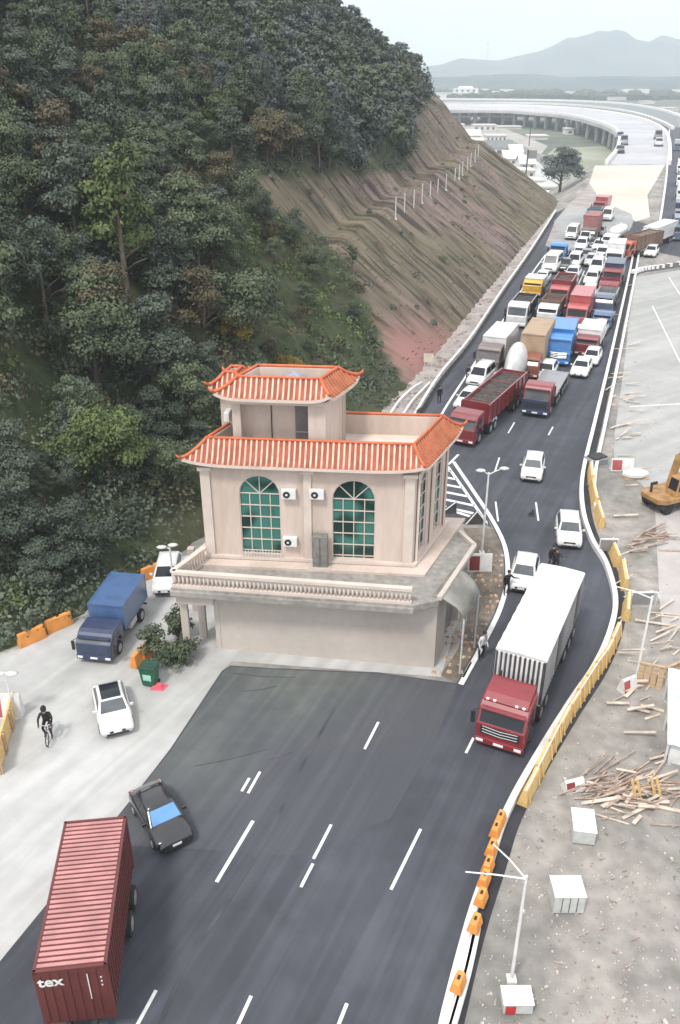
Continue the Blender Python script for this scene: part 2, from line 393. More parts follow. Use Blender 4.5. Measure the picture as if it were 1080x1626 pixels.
# distant ridges
def ridge(name, prof, Z, depth, m, jag=1.):
    mb = MB(); cols = []
    pts = []
    x = prof[0][0]
    while x <= prof[-1][0]:
        y = pw(x, prof); pts.append((x, y)); x += 6
    rows = 9
    for (px, py) in pts:
        P = gz(px, py, Z); hgt = P.z-VZ; r = []
        for k in range(rows):
            u = k/(rows-1); hh = math.sin(min(1, u/.6)*math.pi/2)**1.3 if u < .6 else 1-(u-.6)/.4*.8
            nzv = noise.noise(Vector((px*.03, u*3, Z*.01)))*.16*jag*(1 if k not in (0,) else 0)*(0 if abs(u-.6) < .07 else 1)
            r.append((P.x*(1+(u-.6)*depth/Z), P.y+(u-.6)*depth, VZ-1+hgt*max(0, hh+nzv*hh)))
        cols.append(r)
    mb.loft(cols, caps=False, closed=False)
    return tag(mb.build(name, m, smooth=True), kind='structure')
M_mtn = mat('mountain_wood', (.04, .07, .07), .95, var=.25, scale=.006, col2=(.075, .11, .105))
ridge('mountain', [(560, 112), (640, 106), (700, 101), (735, 91), (790, 95), (830, 88), (870, 74), (900, 60), (930, 50), (945, 54), (978, 47), (1010, 58), (1040, 64), (1080, 58), (1130, 66), (1250, 90), (1500, 100)], 3600, 1500, M_mtn)
ridge('wooded_hills', [(560, 122), (660, 120), (700, 121), (760, 118), (800, 115), (850, 116), (900, 120), (980, 119), (1040, 120), (1100, 119), (1200, 119), (1500, 119)], 1900, 600, M_mtn, .5)
m = MB(); P = gz(773, 95, 3500); m.tube([(P.x, P.y, P.z-10), (P.x, P.y, P.z+26)], [3.2, 2], 6); m.tube([(P.x, P.y, P.z+26), (P.x, P.y, P.z+60)], [1.6, .8], 6)
m.ball((P.x, P.y, P.z+60), 4, 8)
tag(m.build('telecom_mast', M_steel), 'thin mast on the low blue ridge against the sky', 'mast')

# ---------------------------------------------------------------- roads
RE = [(685, 1700), (697, 1626), (738, 1470), (772, 1370), (800, 1290), (850, 1200), (900, 1120), (940, 1060), (964, 1005), (972, 955), (958, 900), (935, 860), (921, 810), (922, 755), (941, 675), (962, 590), (983, 500), (1000, 425), (1006, 392)]
RP = smooth_path([g(*p) for p in RE], 6)
LE2 = [(725, 1085), (760, 1022), (788, 965), (800, 915), (796, 868), (776, 825), (748, 782), (712, 728)]   # edge on the building side
LP = smooth_path([g(*p) for p in LE2], 6)
GUARD = [(628, 722), (668, 650), (700, 600), (745, 545), (800, 462), (843, 400), (882, 338)]
GP = smooth_path([g(*p) for p in GUARD], 5)
def xy(ps): return [(p.x, p.y) for p in ps]
poly = xy(RP)+xy([g(1050, 402), g(1090, 410), g(1130, 410), g(1130, 200), g(1064, 203), g(1062, 250), g(1044, 361), g(1015, 352), g(1003, 335), g(970, 325), g(915, 322)])
poly += xy(GP[::-1])+xy([g(640, 790), g(700, 832)])
poly += xy([g(770, 832), g(780, 838)])+xy(LP[:31][::-1])
poly += xy([g(*p) for p in [(600, 1068), (430, 1061), (366, 1057), (352, 1066), (270, 1190), (200, 1280), (75, 1435), (-60, 1600), (-60, 1760), (685, 1760)]])
a = MB(); a.sheet(poly, .012); tag(a.build('road', M_asph), kind='structure')
a = MB(); a.sheet(xy([g(*p) for p in [(366, 1059), (430, 1063), (600, 1070), (726, 1088), (690, 1180), (620, 1300), (470, 1360), (330, 1350), (150, 1340), (200, 1283), (272, 1192), (353, 1069)]]), .02)
tag(a.build('road_patch', M_asph2), kind='structure')
sp = smooth_path([g(532, 1125), g(500, 1180), g(470, 1235), g(440, 1300), (g(400, 1370)), g(350, 1450), g(296, 1530), g(250, 1640)], 5)
tag(ribbon(sp, -.09, .09, .015, .026).build('road_seam', M_seam), kind='structure')
# pale concrete road on the left, passing behind the house
a = MB(); a.sheet(xy([g(*p) for p in [(-60, 1600), (75, 1435), (200, 1280), (270, 1190), (352, 1066), (368, 1050), (700, 1075), (735, 960), (700, 860), (640, 790), (620, 745), (560, 760), (420, 812), (330, 862), (262, 902), (200, 932), (85, 998), (0, 1040), (-120, 1110), (-300, 1250), (-300, 1500)]]), .006)
tag(a.build('concrete_road', M_conc), kind='structure')
# earth strip between house and road
EP = smooth_path([g(*p) for p in [(700, 1072), (735, 1015), (745, 955), (752, 905), (748, 865), (735, 838)]], 4)
a = MB(); a.sheet(xy(LP[:29])+xy(EP[::-1]), .022); tag(a.build('earth_verge', M_earth), kind='structure')
# pale new carriageway and slab of the building site
a = MB(); a.sheet(xy([g(*p) for p in [(1007, 440), (1060, 432), (1130, 420), (1200, 700), (1130, 830), (1045, 800), (1020, 770), (975, 735), (976, 690), (990, 590), (1000, 500)]]), .006)
tag(a.build('new_road', M_conc2), kind='structure')
a = MB(); a.sheet(xy([g(*p) for p in [(1040, 800), (1200, 830), (1200, 1000), (1052, 1003), (1047, 950)]]), .012)
tag(a.build('concrete_apron', M_slab), kind='structure')
a = MB(); a.sheet(xy([g(*p) for p in [(958, 322), (935, 292), (945, 263), (1056, 262), (1040, 290), (1028, 310), (1032, 345), (1010, 352), (985, 340)]]), .02)
tag(a.build('sand_ramp', M_sand), kind='structure')
a = MB(); a.sheet(xy([g(*p) for p in [(866, 390), (882, 350), (905, 322), (928, 305), (935, 290), (957, 322), (935, 335), (900, 360), (880, 395)]]), .021)
tag(a.build('gravel_verge', M_gravelp), kind='structure')
a = MB(); a.sheet(xy([g(*p) for p in [(905, 326), (935, 330), (975, 328), (1003, 340), (1006, 352), (1000, 366), (960, 380), (905, 398), (874, 400), (885, 372), (880, 352)]]), .024)
tag(a.build('worn_paving', mat('worn_paving', (.26, .27, .275), .9, var=.1, scale=.06, col2=(.34, .34, .335))), kind='structure')
# dusty shoulder strip under the cut slope
a = MB(); a.sheet(xy(offset(GP[4:], -.2))+xy(offset(GP[4:], -6)[::-1]), .014); tag(a.build('slope_toe_path', M_gravelp), kind='structure')

def line(path, w, name='road_marking', z=.03, d=0):
    return ribbon(path, d-w/2, d+w/2, .013, z)
mk = MB()
def merge(mb):
    o = len(mk.v); mk.v += mb.v
    for f in mb.f: mk.f.append([i+o for i in f]); mk.m.append(0)
def dash(p, q, w=.16): merge(line([g(*p), g(*q)], w))
for p, q in [((344, 1401), (402, 1304)), ((463, 1400+-0), (463, 1400))][:1]: dash(p, q, .16)
for p, q in [((478, 1409), (497, 1372)), ((498, 1364), (526, 1310)), ((621, 1413), (668, 1317)), ((216, 1632), (248, 1573)), ((376, 1632), (399, 1582)), ((536, 1632), (551, 1594)),
             ((579, 1190), (601, 1147)), ((394, 1260), (413, 1226)), ((384, 1257), (396, 1236)), ((740, 1196), (752, 1172)), ((807, 688), (817, 671)), ((871, 691), (878, 678)),
             ((786, 749), (793, 727)), ((791, 828), (787, 797)), ((855, 827), (851, 798)), ((735, 1076), (748, 1052))]: dash(p, q, .13)
merge(line(offset(LP[:-1], .25), .3))
# gore with chevron stripes
C0, C1, C2 = g(771, 828), g(711, 741), g(690, 815)
merge(line(smooth_path([g(711, 741), g(740, 782), g(772, 830)], 4), .25)); merge(line([g(712, 738), g(728, 722)], .2))
for k in range(6):
    u = (k+.6)/6.2; P = C1.lerp(C0, u); Q = g(690, 744+k*11.5)
    merge(line([P, Q], .32))
merge(line([g(700, 806), g(772, 828)], .3))
# edge line beside the jam, shoulder side
merge(line(smooth_path([g(*p) for p in [(693, 678), (706, 650), (745, 590), (800, 507), (843, 437), (866, 405)]], 5), .22))
merge(line(smooth_path([g(*p) for p in [(1046, 361), (1053, 320), (1060, 262), (1063, 205)]], 4), .5))
merge(line([g(985, 520), g(960, 600), g(950, 640)], .15, d=-1.1)) if False else None
merge(line([g(1036, 486), g(1080, 575)], .15)); merge(line([g(1062, 440), g(1080, 468)], .15)); merge(line([g(1000, 646), g(1090, 641)], .18))
merge(line([g(890, 430), g(900, 405)], .15)); merge(line([g(917, 455), g(928, 430)], .15))
tag(mk.build('road_markings', M_line), kind='structure')

# kerb parapets and rails along the road
k = tag(thing('parapet_wall', 'long white concrete kerb parapet along the right edge of the asphalt road', 'parapet'))
ribbon(RP, 0, .32, 0, .42).build('wall', M_kerb, k, bevel=.03)
tag(ribbon(RP, .33, .85, 0, .035).build('parapet_shadow', M_strip), kind='structure')  # flat dark strip painted in for the shadow outside the parapet
k = thing('guard_wall', 'thin white outer rail beyond the dark strip, right of the queue', 'guard rail')
ribbon([p for p in RP[72:]], 1.0, 1.28, 0, .5).build('wall', M_kerb, k)
k = thing('guard_rail', 'white topped guard rail at the foot of the cut slope left of the queue', 'guard rail')
ribbon(GP, -.1, .16, .55, .75).build('rail', M_kerb, k); ribbon(GP, .2, .55, 0, .05).build('gutter', M_strip, k)
pm = MB()
for i in range(0, len(GP)): pm.box(GP[i].x, GP[i].y, 0, .14, .14, .6)
pm.builds('post', M_steel, k)
for lab, pts in (('inner pale kerb of the narrow path at the wooded slope foot', [(640, 662), (655, 640), (672, 622), (682, 612)]), ('outer pale kerb of the narrow path behind the red roof', [(618, 664), (634, 640), (655, 620), (670, 611)])):
    tag(ribbon(smooth_path([g(*p) for p in pts], 4), -.1, .1, 0, .35).build('kerb', M_kerb), lab, 'kerb')
q = smooth_path([g(*p) for p in [(1006, 437), (1022, 432), (1050, 428), (1100, 420)]], 4)
k = thing('barrier_wall', 'low dark and white barrier curving across the junction above the pale road', 'barrier')
ribbon(q, -.2, .2, 0, .8).build('wall', mat('barrier_dark', (.16, .16, .17), .8), k)
for i in range(0, len(q)-1): MB().box(q[i].x, q[i].y, .3, .9, .5, .55).build('block', M_kerb, k)

# ---------------------------------------------------------------- the house with tiled roofs
M_wall = mat('render_wall', (.48, .395, .335), .85, var=.06, scale=.5, bump=.08, bscale=20, col2=(.575, .48, .42), stretch=(1, 1, .22))
M_trim = mat('wall_trim', (.58, .50, .44), .8, var=.06, scale=1)
M_pod = mat('podium_wall', (.44, .39, .35), .85, var=.04, scale=.25, col2=(.49, .44, .395), stretch=(1, 1, .7))
M_slabr = mat('podium_roof', (.24, .23, .21), .9, var=.2, scale=.35, col2=(.31, .29, .265), bump=.3)
M_tile = mat('roof_tile', (.43, .145, .07), .6, var=.14, scale=1.5, bump=.2)
M_rib = mat('roof_tile_roll_lit', (.72, .46, .35), .6, var=.14, scale=2.5)  # front rolls only: their lit cream is put into the colour
M_pan = mat('roof_tile_pan', (.30, .075, .04), .7, var=.2, scale=2)
M_ridge = mat('roof_ridge', (.52, .12, .045), .55, var=.12, scale=2)
M_pane = mat('window_pane', (.010, .035, .030), .12, 0, 0, .5, col2=(.05, .17, .14), spec=.45, detail=1, c2pos=(.46, .56))
M_inner = mat('dark_recess', (.10, .09, .08), .9)
PA, PB, PC, PD = Vector((-7.2, 40.5)), Vector((5.3, 38.6)), Vector((7.3, 43.6)), Vector((-5.6, 46.6))
UA, UB, UC, UD = Vector((-7.75, 42.6)), Vector((4.15, 41.55)), Vector((6.45, 46.5)), Vector((-5.5, 47.5))
house = thing('house', 'cream house with orange tiled skirt roofs and tall arched green windows', 'house', (0, 0, 0))
def offq(q, d):
    out = []; n = len(q)
    ds = d if isinstance(d, (list, tuple)) else [d]*n
    for i in range(n):
        p0, p1, p2 = q[i-1], q[i], q[(i+1) % n]
        a = (p1-p0).normalized(); b = (p2-p1).normalized()
        na, nb = Vector((a.y, -a.x)), Vector((b.y, -b.x)); da, db = ds[i-1], ds[i]
        # intersection of the two offset edges
        A, B = p1+na*da, p1+nb*db; den = a.x*b.y-a.y*b.x
        t = ((B-A).x*b.y-(B-A).y*b.x)/den
        out.append(A+a*t)
    return out
UQ = [UA, UB, UC, UD]
def arch(u, z0, w, h, n=10):
    r = w/2; pts = [(u-r, z0), (u+r, z0)]
    for k in range(n+1):
        a = math.pi*k/n; pts.append((u+r*math.cos(a), z0+h-r+r*math.sin(a)))
    return pts
def wall_holes(A, B, z0, z1, holes, th=.25, name='wall', m=M_wall, parent=None):
    """wall from A to B; outside is to the right of A->B"""
    d = (B-A).normalized(); Lw = (B-A).length; nn = Vector((d.y, -d.x))
    def P(u, z, off=0): q = A+d*u+nn*off; return (q.x, q.y, z)
    mb = MB(); loops = [[(0, z0), (Lw, z0), (Lw, z1), (0, z1)]]+[h[::-1] for h in holes]
    flat = [p for l in loops for p in l]
    tr = tessellate_polygon([[Vector((p[0], p[1], 0)) for p in l] for l in loops])
    mb.v += [P(u, z) for u, z in flat]+[P(u, z, -th) for u, z in flat]; N = len(flat)
    for t in tr: mb.face(list(t)); mb.face([i+N for i in t][::-1])
    o = 0
    for l in loops:
        for i in range(len(l)): mb.face([o+i, o+(i+1) % len(l), o+(i+1) % len(l)+N, o+i+N])
        o += len(l)
    return mb.build(name, m, parent), P
def window(parent, P, u, z0, w, h, rows, cols, fan=True):
    pts = arch(u, z0, w, h)
    mb = MB(); o = 0; ar = [P(a, b, -.16) for a, b in pts]; br = [P(a, b, -.2) for a, b in pts]
    mb.loft([br, ar]); win = mb.build('window', M_pane, parent)
    fr = MB(); n = len(pts)
    for i in range(n):
        a, b = pts[i], pts[(i+1) % n]; fr.bar(P(a[0], a[1], -.1), P(b[0], b[1], -.1), .09, .1)
    fr.build('frame', M_trim, win)
    mu = MB(); r = w/2; zt = z0+h-r
    for c in range(1, cols): x = u-r+w*c/cols; mu.bar(P(x, z0, -.13), P(x, zt, -.13), .05, .05)
    for k in range(rows+1):
        z = zt-(zt-z0)*k/rows*.95 if k else zt; mu.bar(P(u-r, z, -.13), P(u+r, z, -.13), .05, .05)
    if fan:
        for a in (45, 90, 135): mu.bar(P(u, zt, -.13), P(u+r*math.cos(R(a)), zt+r*math.sin(R(a)), -.13), .05, .05)
    mu.build('glazing_bars', M_trim, win)
    return win
FL = (UB-UA).length; z0, z1 = 5.0, 11.0
u1, u2 = FL*.275, FL*.715
wf, Pf = wall_holes(UA, UB, z0, z1, [arch(u1, 5.3, 2.3, 4.98), arch(u2, 5.22, 2.4, 4.98)], parent=house)
window(house, Pf, u1, 5.3, 2.3, 4.98, 5, 4); window(house, Pf, u2, 5.22, 2.4, 4.98, 5, 4)
SL = (UC-UB).length
ws, Ps = wall_holes(UB, UC, z0, z1, [arch(SL*.24, 5.4, 1.15, 4.9), arch(SL*.72, 5.4, 1.15, 4.9)], parent=house)
window(house, Ps, SL*.24, 5.4, 1.15, 4.9, 5, 2, False); window(house, Ps, SL*.72, 5.4, 1.15, 4.9, 5, 2, False)
wall_holes(UC, UD, z0, z1, [], parent=house); wall_holes(UD, UA, z0, z1, [], parent=house)
# pilasters, plinth and cornices
tm = MB()
for u, w in ((.32, .5), (FL-.35, .55), (FL*.5, .42)):
    p = Pf(u, 0, .06); tm.bar((p[0], p[1], z0), (p[0], p[1], 10.75), w, .14, up=(0, 1, 0))
for u in (.3, SL*.48, SL-.3):
    p = Ps(u, 0, .05); tm.bar((p[0], p[1], z0), (p[0], p[1], 10.7), .12, .4, up=(0, 1, 0))
tm.builds('pilaster', M_trim, house)
cap = MB()
for u, w in ((.32, .75), (FL-.35, .8), (FL*.5, .75)):
    p = Pf(u, 0, .14); cap.bar((p[0]-w/2, p[1], 10.68), (p[0]+w/2, p[1], 10.68), .36, .2)
cap.builds('capital', M_trim, house)
def qring(mb, q, d_in, d_out, za, zb):
    a, b = offq(q, d_in), offq(q, d_out); n = len(q)
    for i in range(n):
        j = (i+1) % n
        mb.hull8([(a[i].x, a[i].y, za), (b[i].x, b[i].y, za), (b[j].x, b[j].y, za), (a[j].x, a[j].y, za)], [(a[i].x, a[i].y, zb), (b[i].x, b[i].y, zb), (b[j].x, b[j].y, zb), (a[j].x, a[j].y, zb)])
    return mb
m = MB(); qring(m, UQ, .004, .95, 4.84, 4.99); m.build('base_course', M_wall, house)
m = MB(); qring(m, UQ, .003, .22, 5.03, 5.2); qring(m, UQ, .002, .16, 4.55, 4.78); m.build('plinth', M_trim, house)
m = MB(); m.prism(offq(UQ, -.27), 10.9, 11.06); m.build('flat_roof', M_trim, house)

def skirt(parent, q, ze, zr, out, inn, name, rib_gap=.30):
    E, Rg = offq(q, out), offq(q, -inn); n = 4; nu, nv = 24, 5
    sk, rb, hp, par, fas = MB(), MB(), MB(), MB(), MB(); 
    def S(i, u, v):
        j = (i+1) % 4; e = E[i].lerp(E[j], u); r = Rg[i].lerp(Rg[j], u)
        p = e.lerp(r, v); cu = abs(2*u-1)**7
        z = ze+(zr-ze)*(v**1.25)+.32*cu*(1-v)**1.5
        return Vector((p.x, p.y, z))
    for i in range(4):
        sk.cur = 1 if i == 0 else 0; rb.cur = 0 if i == 0 else 1  # front side takes the painted lit rolls and darker pans, others plain tile
        rings = [[S(i, u/nu, v/nv) for v in range(nv+1)] for u in range(nu+1)]
        sk.loft(rings, False, False)
        low = [[S(i, u/nu, v/nv)-Vector((0, 0, .12)) for v in range(nv+1)] for u in range(nu+1)]; sk.loft(low, False, False)
        for u in range(nu): fas.bar(S(i, u/nu, 0)-Vector((0, 0, .06)), S(i, (u+1)/nu, 0)-Vector((0, 0, .06)), .07, .15)
        Lr = (E[(i+1) % 4]-E[i]).length; cnt = int(Lr/rib_gap)
        d = (E[(i+1) % 4]-E[i]).normalized()
        for k in range(cnt+1):
            # straight down-slope rolls, cut where they meet the hips
            x = (k+.5)*Lr/(cnt+1); a = E[i]+d*x; rr = Rg[i]; Lt = (Rg[(i+1) % 4]-Rg[i]).length
            x0 = (Rg[i]-E[i]).dot(d); x1 = Lr-(E[(i+1) % 4]-Rg[(i+1) % 4]).dot(d)
            vm = 1.
            if x < x0: vm = x/x0
            elif x > x1: vm = (Lr-x)/(Lr-x1)
            pts = []
            for s in range(5):
                v = vm*s/4
                # the surface parameter u at plan offset x and height v
                lo_, hi_ = x0*v, Lr-(Lr-x1)*v; uu = (x-lo_)/(hi_-lo_); pts.append(S(i, max(0, min(1, uu)), v)+Vector((0, 0, .02)))
            rb.tube(pts, .062, 6)
        # hip
        hp.tube([S(i, 0, v/6)+Vector((0, 0, .07)) for v in range(7)], .1, 6)
        c = S(i, 0, 0); o2 = (E[i]-Rg[i]).normalized()
        hp.tube([c+Vector((0, 0, .05)), c+Vector((o2.x*.22, o2.y*.22, .18)), c+Vector((o2.x*.28, o2.y*.28, .3))], [.09, .075, .03], 6)
        hp.tube([S(i, u/8, 1)+Vector((0, 0, .05)) for u in range(9)], .085, 6)
        # parapet wall under the ridge, inside
        a, b2 = Rg[i], Rg[(i+1) % 4]; dd = (b2-a).normalized(); ii = Vector((-dd.y, dd.x))*.15
        par.hull8([(a.x, a.y, ze-.1), (b2.x, b2.y, ze-.1), (b2.x+ii.x, b2.y+ii.y, ze-.1), (a.x+ii.x, a.y+ii.y, ze-.1)], [(a.x, a.y, zr-.03), (b2.x, b2.y, zr-.03), (b2.x+ii.x, b2.y+ii.y, zr-.03), (a.x+ii.x, a.y+ii.y, zr-.03)])
    rf = sk.build(name, [M_tile, M_pan], parent, smooth=True)
    rb.build('roll_tiles', [M_rib, M_tile], rf, smooth=True); hp.build('ridge_tiles', M_ridge, rf, smooth=True); fas.build('fascia', M_trim, rf); par.build('parapet', M_wall, rf)
skirt(house, UQ, 11.05, 12.25, .55, .35, 'main_roof')
# roof-top stair tower
TA = UA.lerp(UB, .135)+Vector((.2, .95)); TB = UA.lerp(UB, .575)+Vector((.05, .95)); sd_ = (UC-UB).normalized()*2.8
TC, TD = TB+sd_, TA+sd_; TQ = [TA, TB, TC, TD]
m = MB()
pw_ = .42
def quadpost(mb, p, w, za, zb): mb.box(p.x, p.y, za, w, w, zb-za, rz=-.09)
ins = offq(TQ, -.22)
for p in ins: quadpost(m, p, .46, 11.06, 14.45)
# walls: recessed front, right side solid, back, left side
def slabwall(mb, A, B, za, zb, th=.16):
    d = (B-A).normalized(); nn = Vector((-d.y, d.x))*th
    mb.hull8([(A.x, A.y, za), (B.x, B.y, za), (B.x+nn.x, B.y+nn.y, za), (A.x+nn.x, A.y+nn.y, za)], [(A.x, A.y, zb), (B.x, B.y, zb), (B.x+nn.x, B.y+nn.y, zb), (A.x+nn.x, A.y+nn.y, zb)])
slabwall(m, TB+(TC-TB)*.02, TC, 11.06, 14.45); slabwall(m, TC, TD, 11.06, 14.45); slabwall(m, TD, TD.lerp(TA, .55), 11.06, 14.45)
re = sd_*.36; slabwall(m, TA+re, TB+re, 11.06, 14.45); slabwall(m, TA.lerp(TB, .83), TB, 11.06, 14.45)
m.build('tower_wall', M_wall, house)
m = MB(); d = TA.lerp(TB, .60)+re; d2 = TA.lerp(TB, .76)+re; nn = Vector((0, -.05))
m.hull8([(d.x, d.y-.06, 11.06), (d2.x, d2.y-.06, 11.06), (d2.x, d2.y, 11.06), (d.x, d.y, 11.06)], [(d.x, d.y-.06, 13.7), (d2.x, d2.y-.06, 13.7), (d2.x, d2.y, 13.7), (d.x, d.y, 13.7)])
do = m.build('door', mat('door_grey', (.16, .155, .15), .5), house)
m = MB(); m.bar((d.x, d.y-.09, 12.2), (d2.x, d2.y-.09, 12.2), .04); m.build('door_rail', M_trim, do)
m = MB(); e1 = TA.lerp(TB, .34)+re; m.box(e1.x, e1.y-.04, 11.06, .05, .05, 3.0); m.build('downpipe', M_black, house)
m = MB(); m.prism(offq(TQ, .05), 14.35, 14.47); m.build('tower_slab', M_trim, house)
m = MB(); qring(m, TQ, .06, .16, 14.1, 14.33); m.build('tower_cornice', M_trim, house)
skirt(house, TQ, 14.5, 15.45, .5, .3, 'tower_roof')
# second little roof behind the tower, to the left
m = MB(); a = TA+sd_*.55+Vector((-1.3, .6)); 
BQ = [TA+Vector((-.75, 1.6)), TA+Vector((.35, 1.5)), TA+Vector((.75, 3.0)), TA+Vector((-.35, 3.1))]
m.prism(BQ, 11.06, 14.3); m.build('bay_wall', M_wall, house)
skirt(house, BQ, 14.32, 15.2, .4, .25, 'bay_roof')
# things on the tower roof
c = (TA+TB+TC+TD)/4
m = MB(); m.ball((0, 0, .45), .75, 14, (1, 1, .32)); dish = thing('satellite_dish', 'white satellite dish inside the topmost tiled roof', 'satellite dish', (c.x-1.2, c.y-.1, 14.47))
m.build('dish', M_white, dish, smooth=True); MB().tube([(0, 0, 0), (0, 0, .4)], .05).build('mast', M_steel, dish)
m = MB(); m.loft([[(-1, -.8, .35), (1, -.8, .35), (1, .8, .35), (-1, .8, .35)], [(-.06, -.05, 1.0), (.06, -.05, 1.0), (.06, .05, 1.0), (-.06, .05, 1.0)]])
hp_ = thing('roof_canopy', 'small blue grey pyramid canopy inside the topmost tiled roof', 'canopy', (c.x+.3, c.y+.1, 14.47))
m.build('canopy_sheet', mat('sheet_bluegrey', (.25, .30, .36), .5), hp_)
m = MB(); [m.tube([(x, y, 0), (x, y, .37)], .04) for x in (-.9, .9) for y in (-.7, .7)]; m.builds('leg', M_steel, hp_)
m = MB(); m.box(0, 0, 0, .8, .35, .6); ac = None
def aircon(P, u, z, lab):
    p = P(u, z, .18); t = thing('air_conditioner', lab, 'air conditioner', (p[0], p[1], z), math.atan2(UB.y-UA.y, UB.x-UA.x), 'air conditioners on the cream wall')
    MB().box(0, 0, 0, .82, .32, .56).build('casing', M_white, t, bevel=.03)
    m = MB(); m.tube([(-.1, -.163, .28), (-.1, -.18, .28)], .2, 14); m.build('fan_grille', M_black, t)
    m = MB(); m.tube([(-.1, -.18, .28), (-.1, -.19, .28)], .07, 10); m.build('fan_hub', M_white, t)
    m = MB(); [m.bar((x, .17, -.03), (x, -.15, -.03), .04) for x in (-.3, .3)]; m.builds('bracket', M_steel, t)
aircon(Pf, FL*.415, 9.05, 'white air conditioner beside the left arched window near its top')
aircon(Pf, FL*.545, 9.1, 'white air conditioner beside the right arched window near its top')
aircon(Pf, FL*.415, 6.05, 'white air conditioner low on the wall beside the left arched window')
p = Pf(-.15, 12.4, 0)
t = thing('air_conditioner', 'white air conditioner on the left side of the roof tower', 'air conditioner', (TA.x-.3, TA.y+1.1, 12.7), R(-95), 'air conditioners on the cream wall')
MB().box(0, 0, 0, .8, .3, .55).build('casing', M_white, t, bevel=.03); MB().tube([(-.1, -.155, .28), (-.1, -.17, .28)], .19, 12).build('fan_grille', M_black, t)
m = MB(); [m.bar((x, .25, -.03), (x, -.13, -.03), .04) for x in (-.3, .3)]; m.builds('bracket', M_steel, t)
# podium
pod = MB(); W2 = Vector((-7.1, 40.5))
wall_holes(PA, PB, 0, 4.45, [], .3, 'podium_wall', M_pod, house); wall_holes(PB, PC, 0, 4.45, [[(2.0, 0), (5.2, 0), (5.2, 3.1), (2.0, 3.1)]], .3, 'podium_wall', M_pod, house)
wall_holes(PC, PD, 0, 4.45, [], .3, 'podium_wall', M_pod, house); wall_holes(PD, PA, 0, 4.45, [], .3, 'podium_wall', M_pod, house)
m = MB(); dv = (PC-PB).normalized(); a, b_ = PB+dv*2.0+Vector((-.35, .1)), PB+dv*5.2+Vector((-.35, .1)); m.bar((a.x, a.y, 1.55), (b_.x, b_.y, 1.55), .05, 3.1); m.build('shutter', mat('shutter_grey', (.22, .22, .22), .5, .3), house)
T0 = [Vector((-9.3, 39.45)), Vector((3.9, 37.7)), Vector((5.3, 38.2)), Vector((8.0, 43.9)), Vector((7.3, 45.6)), Vector((-6.0, 47.9)), Vector((-7.6, 42.6))]
m = MB(); m.prism(T0, 4.45, 4.85); m.build('podium_slab', M_slabr, house, bevel=.03)
m = MB(); m.prism([Vector((-9.1, 39.6)), Vector((-7.0, 39.35)), Vector((-7.0, 40.2)), Vector((-8.2, 41.0))], 3.7, 4.45); m.build('beam', M_pod, house)
m = MB()
for x, y in ((-8.8, 40.1), (-8.1, 41.6), (-9.0, 44.5)): m.box(x, y, 0, .4, .4, 4.45)
m.builds('column', M_pod, house)
# terrace balustrade on the front and left edges
m = MB(); bl = MB()
def balus(A, B, z=4.85):
    d = B-A; nb = int(d.length/.23)
    for za, zb, w in ((z, z+.16, .26), (z+.82, z+1.0, .3)): m.bar((A.x, A.y, (za+zb)/2), (B.x, B.y, (za+zb)/2), w, zb-za)
    for k in range(nb):
        p = A+d*((k+.5)/nb); bl.tube([(p.x, p.y, z+.16), (p.x, p.y, z+.4), (p.x, p.y, z+.82)], [.05, .075, .05], 6)
balus(T0[0]+Vector((.15, .15)), T0[1]+Vector((-.1, .15))); balus(T0[0]+Vector((.15, .15)), Vector((-7.75, 42.2)))
m.build('balustrade_rail', M_trim, house); bo = bl.build('balusters', M_trim, house, smooth=True)
m = MB(); m.bar((T0[0].x, T0[0].y-.02, 4.55), (T0[1].x, T0[1].y-.02, 4.55), .3, .3); m.build('eaves_band', M_slabr, house)
# parapet curb on the right roof edge and sloping awning at the corner
m = MB()
for a, b_ in zip(T0[2:4], T0[3:5]): m.bar((a.x, a.y, 4.95), (b_.x, b_.y, 4.95), .25, .22)
m.build('roof_curb', M_pod, house)
aw = thing('awning', 'grey sheet awning sagging off the house corner nearest the road', 'awning', (0, 0, 0))
m = MB(); rings = []
for k in range(9):
    a = k/8; rings.append([(5.0+1.5*a, 38.5+2.9*a, 4.93+.06*math.sin(a*3)), (5.55+1.5*a, 38.3+2.8*a, 4.86), (6.25+1.35*a, 38.1+2.7*a, 4.45-.12*math.sin(a*3)), (6.75+1.2*a, 38.0+2.6*a, 3.75+.1*math.sin(a*9))])
m.loft(rings, False, False); ob = m.build('awning_sheet', mat('sheet_grey', (.22, .215, .19), .7, var=.25, scale=.8), aw, smooth=True)
s_ = ob.modifiers.new('solid', 'SOLIDIFY'); s_.thickness = .04
m = MB(); [m.tube([(x, y, 0), (x, y, 3.8)], .05) for x, y in ((6.7, 38.1), (7.85, 40.5))]; m.builds('pole', M_steel, aw)
# grey duct box in the middle of the terrace front
d = Pf(FL*.562, 0, .5); cb = thing('electric_cabinet', 'tall grey metal cabinet against the cream wall between the arched windows', 'cabinet', (d[0], d[1], 4.85), -.09)
MB().box(0, 0, 0, .85, .5, 2.15).build('casing', mat('cabinet_grey', (.21, .205, .19), .6, .2, .15), cb, bevel=.02); MB().box(0, 0, 0, 1.25, .8, .19).build('plinth', M_pod, cb)
m = MB(); m.bar((0, -.26, .1), (0, -.26, 2.05), .02, .02); m.build('door_seam', M_black, cb)
# low fence under the left window
m = MB(); [m.tube([Pf(u1-1.1+k*.17, 5.2, .2), Pf(u1-1.1+k*.17, 5.62, .2)], .025, 5) for k in range(14)]; m.bar(Pf(u1-1.1, 5.5, .2), Pf(u1+1.1, 5.5, .2), .03)
m.build('window_guard', M_steel, house)

